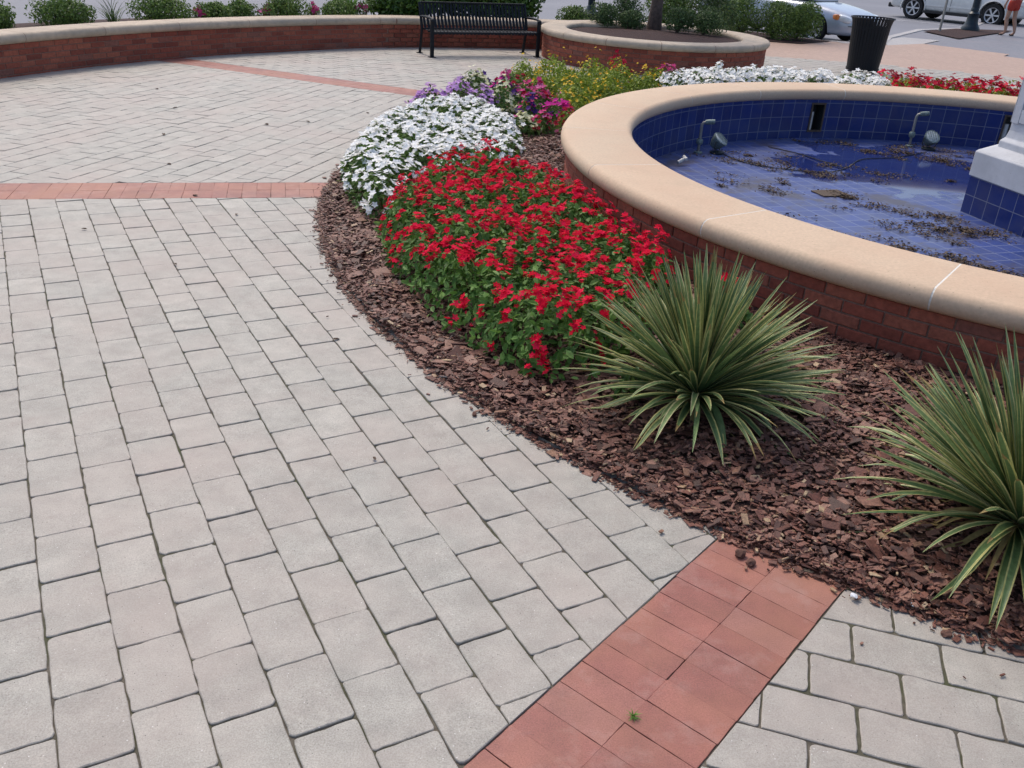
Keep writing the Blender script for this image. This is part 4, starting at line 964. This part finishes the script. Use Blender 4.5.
def wheel(parent, x, y, rad, wd, spokes=6):
    s = 1 if y > 0 else -1; mt = Matrix.Rotation(-s * math.pi / 2, 4, 'X')
    h = bpy.data.objects.new('wheel', None); h.location = (x, y, rad); link(h, parent); h.empty_display_size = .1
    MB().lathe([(rad * .66, -wd / 2), (rad * .93, -wd / 2), (rad, -wd * .32), (rad, wd * .32), (rad * .95, wd / 2), (rad * .70, wd / 2 + .004), (rad * .655, wd * .46)], n=40, m=mt).build('tyre', M['tyre'], h, smooth=True)
    MB().lathe([(rad * .66, wd * .48), (rad * .62, wd * .44), (rad * .60, wd * .1), (rad * .60, -wd / 2)], n=40, m=mt).build('rim_barrel', M['rim'], h, smooth=True)
    MB().lathe([(.0, wd * .05), (rad * .6, wd * .05)], n=30, m=mt).build('brake_disc', M['trimblk'], h)
    sp = MB(); n = spokes
    for k in range(n):
        a = 2 * math.pi * k / n
        for (r0, r1, w0, w1) in ((.10, .61, .11, .16),):
            V = []
            for (r_, w_) in ((r0 * rad, w0 * rad), (r1 * rad, w1 * rad)):
                for zz in (wd * .22, wd * .40):
                    for q in (-1, 1): V.append(mt @ Vector((r_ * math.cos(a) - q * w_ * .5 * math.sin(a), r_ * math.sin(a) + q * w_ * .5 * math.cos(a), zz)))
            sp.add(V, [(0, 1, 3, 2), (4, 6, 7, 5), (0, 4, 5, 1), (2, 3, 7, 6), (0, 2, 6, 4), (1, 5, 7, 3)])
    sp.lathe([(0, wd * .43), (rad * .13, wd * .42), (rad * .16, wd * .3)], n=16, m=mt); sp.build('spokes', M['rim'], h)
    return h
def suv(loc, rz):
    t = empty('suv', loc, rz, 'white sport utility vehicle parked at the far kerb, side on', 'car')
    st = [(-2.38, .55, .52, .82), (-2.34, .84, .36, 1.02), (-2.1, .93, .30, 1.08), (-1.2, .955, .27, 1.10), (0, .96, .26, 1.08), (1.2, .955, .27, 1.06), (1.9, .92, .30, 1.02), (2.3, .82, .32, .92), (2.42, .6, .40, .78)]
    smoothbox('body', st, M['whitecar'], t, 2, [(-1.38, .37, .44), (1.40, .37, .44)])
    smoothbox('cabin', [(-2.25, .70, .98, 1.2), (-2.1, .80, .98, 1.62), (-1.6, .82, .98, 1.74), (-.2, .82, .98, 1.76), (.55, .80, .98, 1.66), (1.15, .74, .98, 1.1), (1.3, .7, .98, 1.02)], M['glass'], t, 2)
    smoothbox('roof', [(-2.1, .72, 1.62, 1.68), (-1.6, .80, 1.66, 1.78), (-.2, .80, 1.68, 1.80), (.5, .72, 1.62, 1.70)], M['whitecar'], t, 2)
    for s in (-1, 1):
        MB().box((0, s * .93, .29), (2.0, .10, .10)).build('sill_trim', M['trimblk'], t, bevel=.02)
        for x in (-1.38, 1.40):
            m = MB(); P = [(x + .45 * math.cos(R(a)), s * .955, .37 + .45 * math.sin(R(a))) for a in range(-12, 193, 12)]; m.tube(P, .022, 6).build('wheel_arch_trim', M['whitecar'], t, smooth=True)
        for x0 in (.95, -.05, -.98): MB().box((x0, s * .958, .70), (.008, .012, .66)).build('door_seam', M['trimblk'], t)
        for x0 in (.10, -.85): MB().box((x0, s * .975, .88), (.18, .02, .03)).build('door_handle', M['chrome'], t, bevel=.006)
        MB().box((.75, s * 1.0, 1.10), (.14, .16, .12)).build('side_mirror', M['whitecar'], t, bevel=.03)
        MB().box((-2.22, s * .80, .92), (.14, .14, .26)).build('tail_lamp', M['shorts'], t, bevel=.03)
        MB().box((2.22, s * .72, .80), (.22, .26, .16)).build('headlight', M['headlamp'], t, bevel=.04)
        MB().box((0, s * .955, .50), (1.9, .02, .05)).build('door_moulding', M['whitecar'], t, bevel=.008)
        for x in (-1.38, 1.40): wheel(t, x, s * .83, .37, .235)
    MB().box((0, 0, .32), (3.6, 1.4, .18)).build('underbody', M['trimblk'], t, bevel=.03)
    MB().box((-2.34, 0, .40), (.16, 1.5, .16)).build('rear_bumper', M['trimblk'], t, bevel=.04)
# wheels seen at (15.38,33.15) and (13.51,35.09): heading -46 deg, near side faces the camera
hd = R(-46); wy = .93
cxs, cys = (13.51 + 15.38) / 2, (35.09 + 33.15) / 2
suv((cxs - wy * math.sin(hd) * 1 * -1 * -1, cys + wy * math.cos(hd), -.13), hd)
def sedan(loc, rz):
    t = empty('sedan', loc, rz, 'silver sedan parked nose towards the plaza behind the hedge shrubs', 'car')
    st = [(-2.25, .55, .45, .85), (-2.18, .80, .30, .98), (-1.7, .87, .24, 1.0), (-.6, .89, .20, .93), (.5, .89, .20, .92), (1.1, .88, .20, .90), (1.7, .86, .20, .80), (2.12, .78, .20, .70), (2.28, .62, .22, .62), (2.34, .42, .28, .56)]
    smoothbox('body', st, M['silver'], t, 2, [(-1.30, .31, .37), (1.38, .31, .37)])
    smoothbox('cabin', [(-1.75, .62, .90, 1.0), (-1.2, .70, .90, 1.32), (-.5, .72, .90, 1.42), (.2, .70, .90, 1.38), (1.0, .66, .88, .95), (1.15, .6, .86, .90)], M['glass'], t, 2)
    smoothbox('roof', [(-1.25, .60, 1.30, 1.35), (-.9, .66, 1.33, 1.425), (-.4, .68, 1.36, 1.44), (.15, .62, 1.33, 1.40)], M['silver'], t, 2)
    for s in (-1, 1):
        hl = smoothbox('headlight', [(1.80, .05, .58, .66), (1.95, .13, .54, .69), (2.12, .14, .50, .66), (2.24, .08, .49, .60)], M['headlamp'], t, 2); hl.location = (0, s * .66, .0)
        a = smoothbox('turn_signal', [(1.78, .03, .58, .66), (1.84, .06, .56, .68), (1.92, .06, .55, .68), (1.96, .03, .56, .66)], M['amber'], t, 1); a.location = (0.02, s * .775, .0)
        MB().box((.95, s * .88, .98), (.12, .18, .10)).build('side_mirror', M['silver'], t, bevel=.03)
        MB().box((.42, s * .892, .58), (.007, .012, .5)).build('door_seam', M['trimblk'], t); MB().box((-.55, s * .892, .58), (.007, .012, .5)).build('door_seam', M['trimblk'], t)
        MB().box((-.38, s * .90, .74), (.17, .02, .028)).build('door_handle', M['silver'], t, bevel=.006)
        for x in (-1.30, 1.38): wheel(t, x, s * .77, .31, .2, 7)
    MB().box((2.315, 0, .50), (.05, .56, .09)).build('grille', M['trimblk'], t, bevel=.01)
    MB().box((2.27, 0, .27), (.14, 1.15, .13)).build('air_intake', M['trimblk'], t, bevel=.02)
    MB().box((2.21, 0, .435), (.16, 1.40, .012)).build('bumper_seam', M['trimblk'], t)
    MB().box((2.355, 0, .385), (.01, .31, .12)).build('number_plate', M['whitecar'], t, bevel=.003)
    MB().box((0, 0, .25), (3.4, 1.3, .12)).build('underbody', M['trimblk'], t, bevel=.03)
hd = R(-47); fx, fy = 6.72, 23.30    # front near-side wheel
# near side = local -y ; wheel at (1.38,-.77)
lx, ly = 1.38, -.80
sedan((fx - (lx * math.cos(hd) - ly * math.sin(hd)), fy - (lx * math.sin(hd) + ly * math.cos(hd)), -.13), hd)

# ------------------------------------------------------------------ person walking away
def skinmesh(name, joints, edges, mat, parent, sub=2):
    me = bpy.data.meshes.new(name); me.from_pydata([j[0] for j in joints], edges, []); o = bpy.data.objects.new(name, me); link(o, parent)
    s = o.modifiers.new('skin', 'SKIN'); s.use_smooth_shade = True
    for i, j in enumerate(joints): me.skin_vertices[0].data[i].radius = (j[1], j[2] if len(j) > 2 else j[1])
    me.skin_vertices[0].data[0].use_root = True
    ss = o.modifiers.new('sub', 'SUBSURF'); ss.levels = ss.render_levels = sub
    me.materials.append(mat); return o
def person(loc, rz):
    t = empty('person', loc, rz, 'person in red shorts and pale blue top walking beside the white car', 'person')
    J = [((0, 0, .93), .12, .10), ((0, 0, 1.12), .105, .085), ((0, -.01, 1.33), .135, .09), ((0, 0, 1.45), .05), ((0, .0, 1.53), .047),
         ((-.09, 0, .86), .085), ((-.10, .03, .50), .058), ((-.10, .045, .42), .054), ((-.10, .0, .30), .056), ((-.10, -.03, .09), .034), ((-.11, .04, .04), .036), ((-.125, .15, .02), .026),
         ((.09, 0, .86), .085), ((.10, -.03, .50), .058), ((.10, -.05, .42), .054), ((.10, -.11, .30), .056), ((.10, -.17, .10), .034), ((.11, -.12, .045), .036), ((.125, -.02, .02), .026),
         ((-.17, 0, 1.40), .052), ((-.225, -.02, 1.12), .038), ((-.25, .05, .88), .026), ((-.25, .075, .80), .024),
         ((.17, 0, 1.40), .052), ((.225, -.01, 1.12), .038), ((.25, .03, .88), .026), ((.25, .05, .80), .024)]
    E = [(0, 1), (1, 2), (2, 3), (3, 4), (0, 5), (5, 6), (6, 7), (7, 8), (8, 9), (9, 10), (10, 11), (0, 12), (12, 13), (13, 14), (14, 15), (15, 16), (16, 17), (17, 18), (2, 19), (19, 20), (20, 21), (21, 22), (2, 23), (23, 24), (24, 25), (25, 26)]
    for (w_, s) in ((22, -1), (26, 1)):
        b = Vector(J[w_][0])
        for k, (dy, l) in enumerate(((-.025, .065), (-.008, .078), (.009, .073), (.024, .058))):
            i = len(J); J += [((b.x, b.y + dy, b.z - .035), .009), ((b.x - s * .008, b.y + dy + .006, b.z - .035 - l * .55), .0085), ((b.x - s * .018, b.y + dy + .01, b.z - .035 - l), .007)]; E += [(w_, i), (i, i + 1), (i + 1, i + 2)]
        i = len(J); J += [((b.x - s * .004, b.y + .038, b.z - .01), .011), ((b.x - s * .01, b.y + .05, b.z - .045), .009)]; E += [(w_, i), (i, i + 1)]
    # head
    hI = len(J); J += [((0, .0, 1.585), .070, .075), ((0, .005, 1.66), .075, .088), ((0, .0, 1.70), .055, .06)]; E += [(4, hI), (hI, hI + 1), (hI + 1, hI + 2)]
    skinmesh('body', J, E, M['skin'], t)
    hd_ = MB().lathe([(.0, 1.775), (.05, 1.765), (.083, 1.73), (.095, 1.68), (.095, 1.62), (.085, 1.56), (.06, 1.50)], (0, -.018, 0), 20); hd_.build('hair', M['hair'], t, smooth=True)
    MB().box((0, .098, 1.64), (.022, .03, .035)).build('nose', M['skin'], t, bevel=.006)
    for q in (-1, 1):
        MB().box((q * .09, 0, 1.64), (.015, .03, .05)).build('ear', M['skin'], t, bevel=.006); MB().box((q * .032, .088, 1.665), (.02, .012, .01)).build('eye', M['shoe'], t)
    MB().box((0, .09, 1.60), (.045, .012, .01)).build('mouth', M['shorts'], t)
    skinmesh('shorts', [((0, 0, 1.0), .135, .115), ((0, 0, .90), .155, .125), ((-.09, 0, .80), .115), ((-.10, .01, .62), .10), ((.09, 0, .80), .115), ((.10, -.01, .62), .10)], [(0, 1), (1, 2), (2, 3), (1, 4), (4, 5)], M['shorts'], t)
    skinmesh('top', [((0, 0, .98), .145, .12), ((0, 0, 1.15), .130, .108), ((0, -.01, 1.33), .155, .11), ((0, 0, 1.43), .075), ((-.17, 0, 1.40), .072), ((-.205, -.01, 1.25), .058), ((.17, 0, 1.40), .072), ((.205, -.01, 1.25), .058)], [(0, 1), (1, 2), (2, 3), (2, 4), (4, 5), (2, 6), (6, 7)], M['shirt'], t)
    for (x, y) in ((-.115, .07), (.115, -.10)):
        skinmesh('shoe', [((x, y - .05, .03), .036), ((x, y + .03, .025), .034), ((x + (.01 if x > 0 else -.01), y + .12, .02), .026)], [(0, 1), (1, 2)], M['shoe'], t, 1)
person((13.62, 28.05, -.018), R(20))

# ------------------------------------------------------------------ small things lying about
def crumple(name, x, y, z, s, mat, label, cat, seed=0, flatz=.5):
    rg = np.random.default_rng(seed); bm = bmesh.new(); bmesh.ops.create_icosphere(bm, subdivisions=2, radius=1)
    for v in bm.verts: k = 1 + rg.uniform(-.28, .22); v.co = Vector((v.co.x * s * k, v.co.y * s * .7 * k, v.co.z * s * flatz * k))
    me = bpy.data.meshes.new(name); bm.to_mesh(me); bm.free(); me.materials.append(mat); o = bpy.data.objects.new(name, me); o.location = (x, y, z + s * flatz * .8); o.rotation_euler = (0, 0, rg.uniform(0, 3)); link(o); return tag(o, label, cat)
M['chunk'] = mk('bark_chunk', [(0, (.15, .075, .055))], .9, 60, .5, .6)
crumple('paper_scrap', -.84, 4.56, .012, .020, M['paper'], 'white crumpled paper scrap at the mulch edge beside the paving', 'litter', 1, .35)
crumple('paper_scrap', 1.30, 2.235, .012, .014, M['paper'], 'tiny white scrap at the mulch edge right of the brick band', 'litter', 2, .4)
crumple('plastic_scrap', 1.12, 2.26, .012, .014, M['paper'], 'pale bluish scrap in the mulch near the end of the brick band', 'litter', 3, .4)
crumple('mud_clod', .80, 2.45, .0, .022, M['chunk'], 'larger brown clod on the red brick band', 'clod', 4, .7)
crumple('mud_clod', .825, 2.405, .0, .019, M['chunk'], 'smaller brown clod beside the other on the red brick band', 'clod', 5, .7)
crumple('bark_chunk', 1.36, 2.12, .0, .021, M['chunk'], 'brown bark chunk on a grey paver right of the brick band', 'bark chunk', 6, .4)
crumple('bark_chunk', -.15, 3.31, .0, .016, M['chunk'], 'small dark bark chunk on a grey paver near the mulch edge', 'bark chunk', 7, .6)
t = MB().tube([(.27, 3.05, .022), (.295, 3.068, .024)], .004, 8).build('cigarette_butt', M['paper']); tag(t, 'white cigarette butt in the mulch below the whole yucca', 'cigarette butt')
t = MB().tube([(.93, 2.42, .018), (1.02, 2.46, .03)], [.004, .002], 6).build('twig', mk('pale_twig', [(0, (.42, .28, .17))], .8)); tag(t, 'pale twig across the mulch at the end of the brick band', 'twig')
t = MB().tube([(-.33, 3.62, .02), (-.20, 3.60, .03)], [.004, .003], 6).build('twig', M['bark2']); tag(t, 'thin twig lying on the mulch edge near the paving', 'twig')
tuft('weed', .372, 1.725, 0, 26, .03, M['tuft'], 'tiny green weed growing in a joint of the brick band', 'weed', None, .0016, 1.35)
# fallen leaves on the paving
for i, (x, y, s, lb) in enumerate(((-2.78, 5.42, .022, 'dark leaf fragment on grey pavers near the left red band'), (-1.95, 5.95, .022, 'dark crumpled leaf just below the left red band'), (-2.35, 6.32, .03, 'dark leaf on the far side of the left red band'), (-.89, 3.98, .022, 'brown leaf fragment on the pavers left of the mulch edge'), (-1.4, 8.9, .035, 'brown leaf on the far pavers behind the white flowers'), (-2.6, 9.0, .035, 'dark leaf on the far pavers in the middle'), (-3.3, 8.2, .035, 'dark leaf on the far pavers to the left'), (-4.3, 10.6, .035, 'brown leaf on the pavers near the curved wall at left'), (-2.9, 7.2, .028, 'dark leaf just behind the left red band'), (-1.55, 7.9, .022, 'tiny dark leaf left of the white flowers'), (-3.7, 9.5, .03, 'curled brown leaf on the far left pavers'), (-2.0, 4.9, .02, 'tiny dark leaf on the left pavers below the red band'), (-.5, 2.9, .015, 'tiny dark crumb on the near pavers'),  (-1.75, 9.9, .03, 'black leaf near the far red band'), (-2.2, 9.2, .03, 'small brown leaf among the far pavers'))):
    n = np.array([[0, 0, 1.]]); P = np.array([[x, y, .006]]); V, F = inst(LEAF * [1, 1, 1.5], LEAFF, frames(n + rng.normal(0, .1, (1, 3)), np.array([s * 1.8])), P)
    tag(npobj('fallen_leaf', V, F, M['litter']), lb, 'leaf')
# leaf litter in the basin: drifts of dead leaves
D = [(2.74, 7.93, .16, .12, 260), (2.0, 8.0, .2, .1, 130), (2.25, 8.95, .35, .10, 420), (3.0, 8.65, .25, .10, 260), (2.9, 6.35, .45, .12, 620), (3.35, 6.0, .22, .12, 320), (3.35, 7.0, .30, .14, 700), (3.15, 7.45, .3, .10, 420), (4.1, 9.9, .6, .14, 900), (4.9, 10.1, .5, .12, 600), (3.4, 9.0, .4, .10, 300), (2.1, 9.5, .35, .08, 260), (3.3, 10.2, .5, .06, 300), (3.1, 6.75, .12, .1, 90), (2.4, 7.0, .5, .4, 70), (2.2, 8.2, .7, .6, 90)]
Vs = []
for (x, y, sx, sy, n) in D:
    n = int(n * 1.6); a = R(-25); nc = max(3, n // 55); ccx, ccy = rng.normal(0, sx, nc), rng.normal(0, sy, nc); kk = rng.integers(0, nc, n); ss = rng.uniform(.015, .07, nc)
    px, py = ccx[kk] + rng.normal(0, 1, n) * ss[kk] * 1.6, ccy[kk] + rng.normal(0, 1, n) * ss[kk]
    P = np.stack([x + px * math.cos(a) - py * math.sin(a), y + px * math.sin(a) + py * math.cos(a), zf + rng.uniform(.003, .018, n)], 1)
    m = (np.hypot(P[:, 0] - FC[0], P[:, 1] - FC[1]) < 3.44) & (np.hypot(P[:, 0] - 4.43, P[:, 1] - 7.43) > .66); P = P[m]
    Vs.append(inst(LEAF, LEAFF, frames(rng.normal(0, .28, (len(P), 3)) + [0, 0, 1], rng.uniform(.01, .036, len(P))), P))
V, F = merge(Vs)
tag(npobj('leaf_litter', V, F, M['litter']), 'drifts of brown dead leaves on the blue basin floor', 'dead leaves', kind='stuff')
# chips lost on the paving near the bed
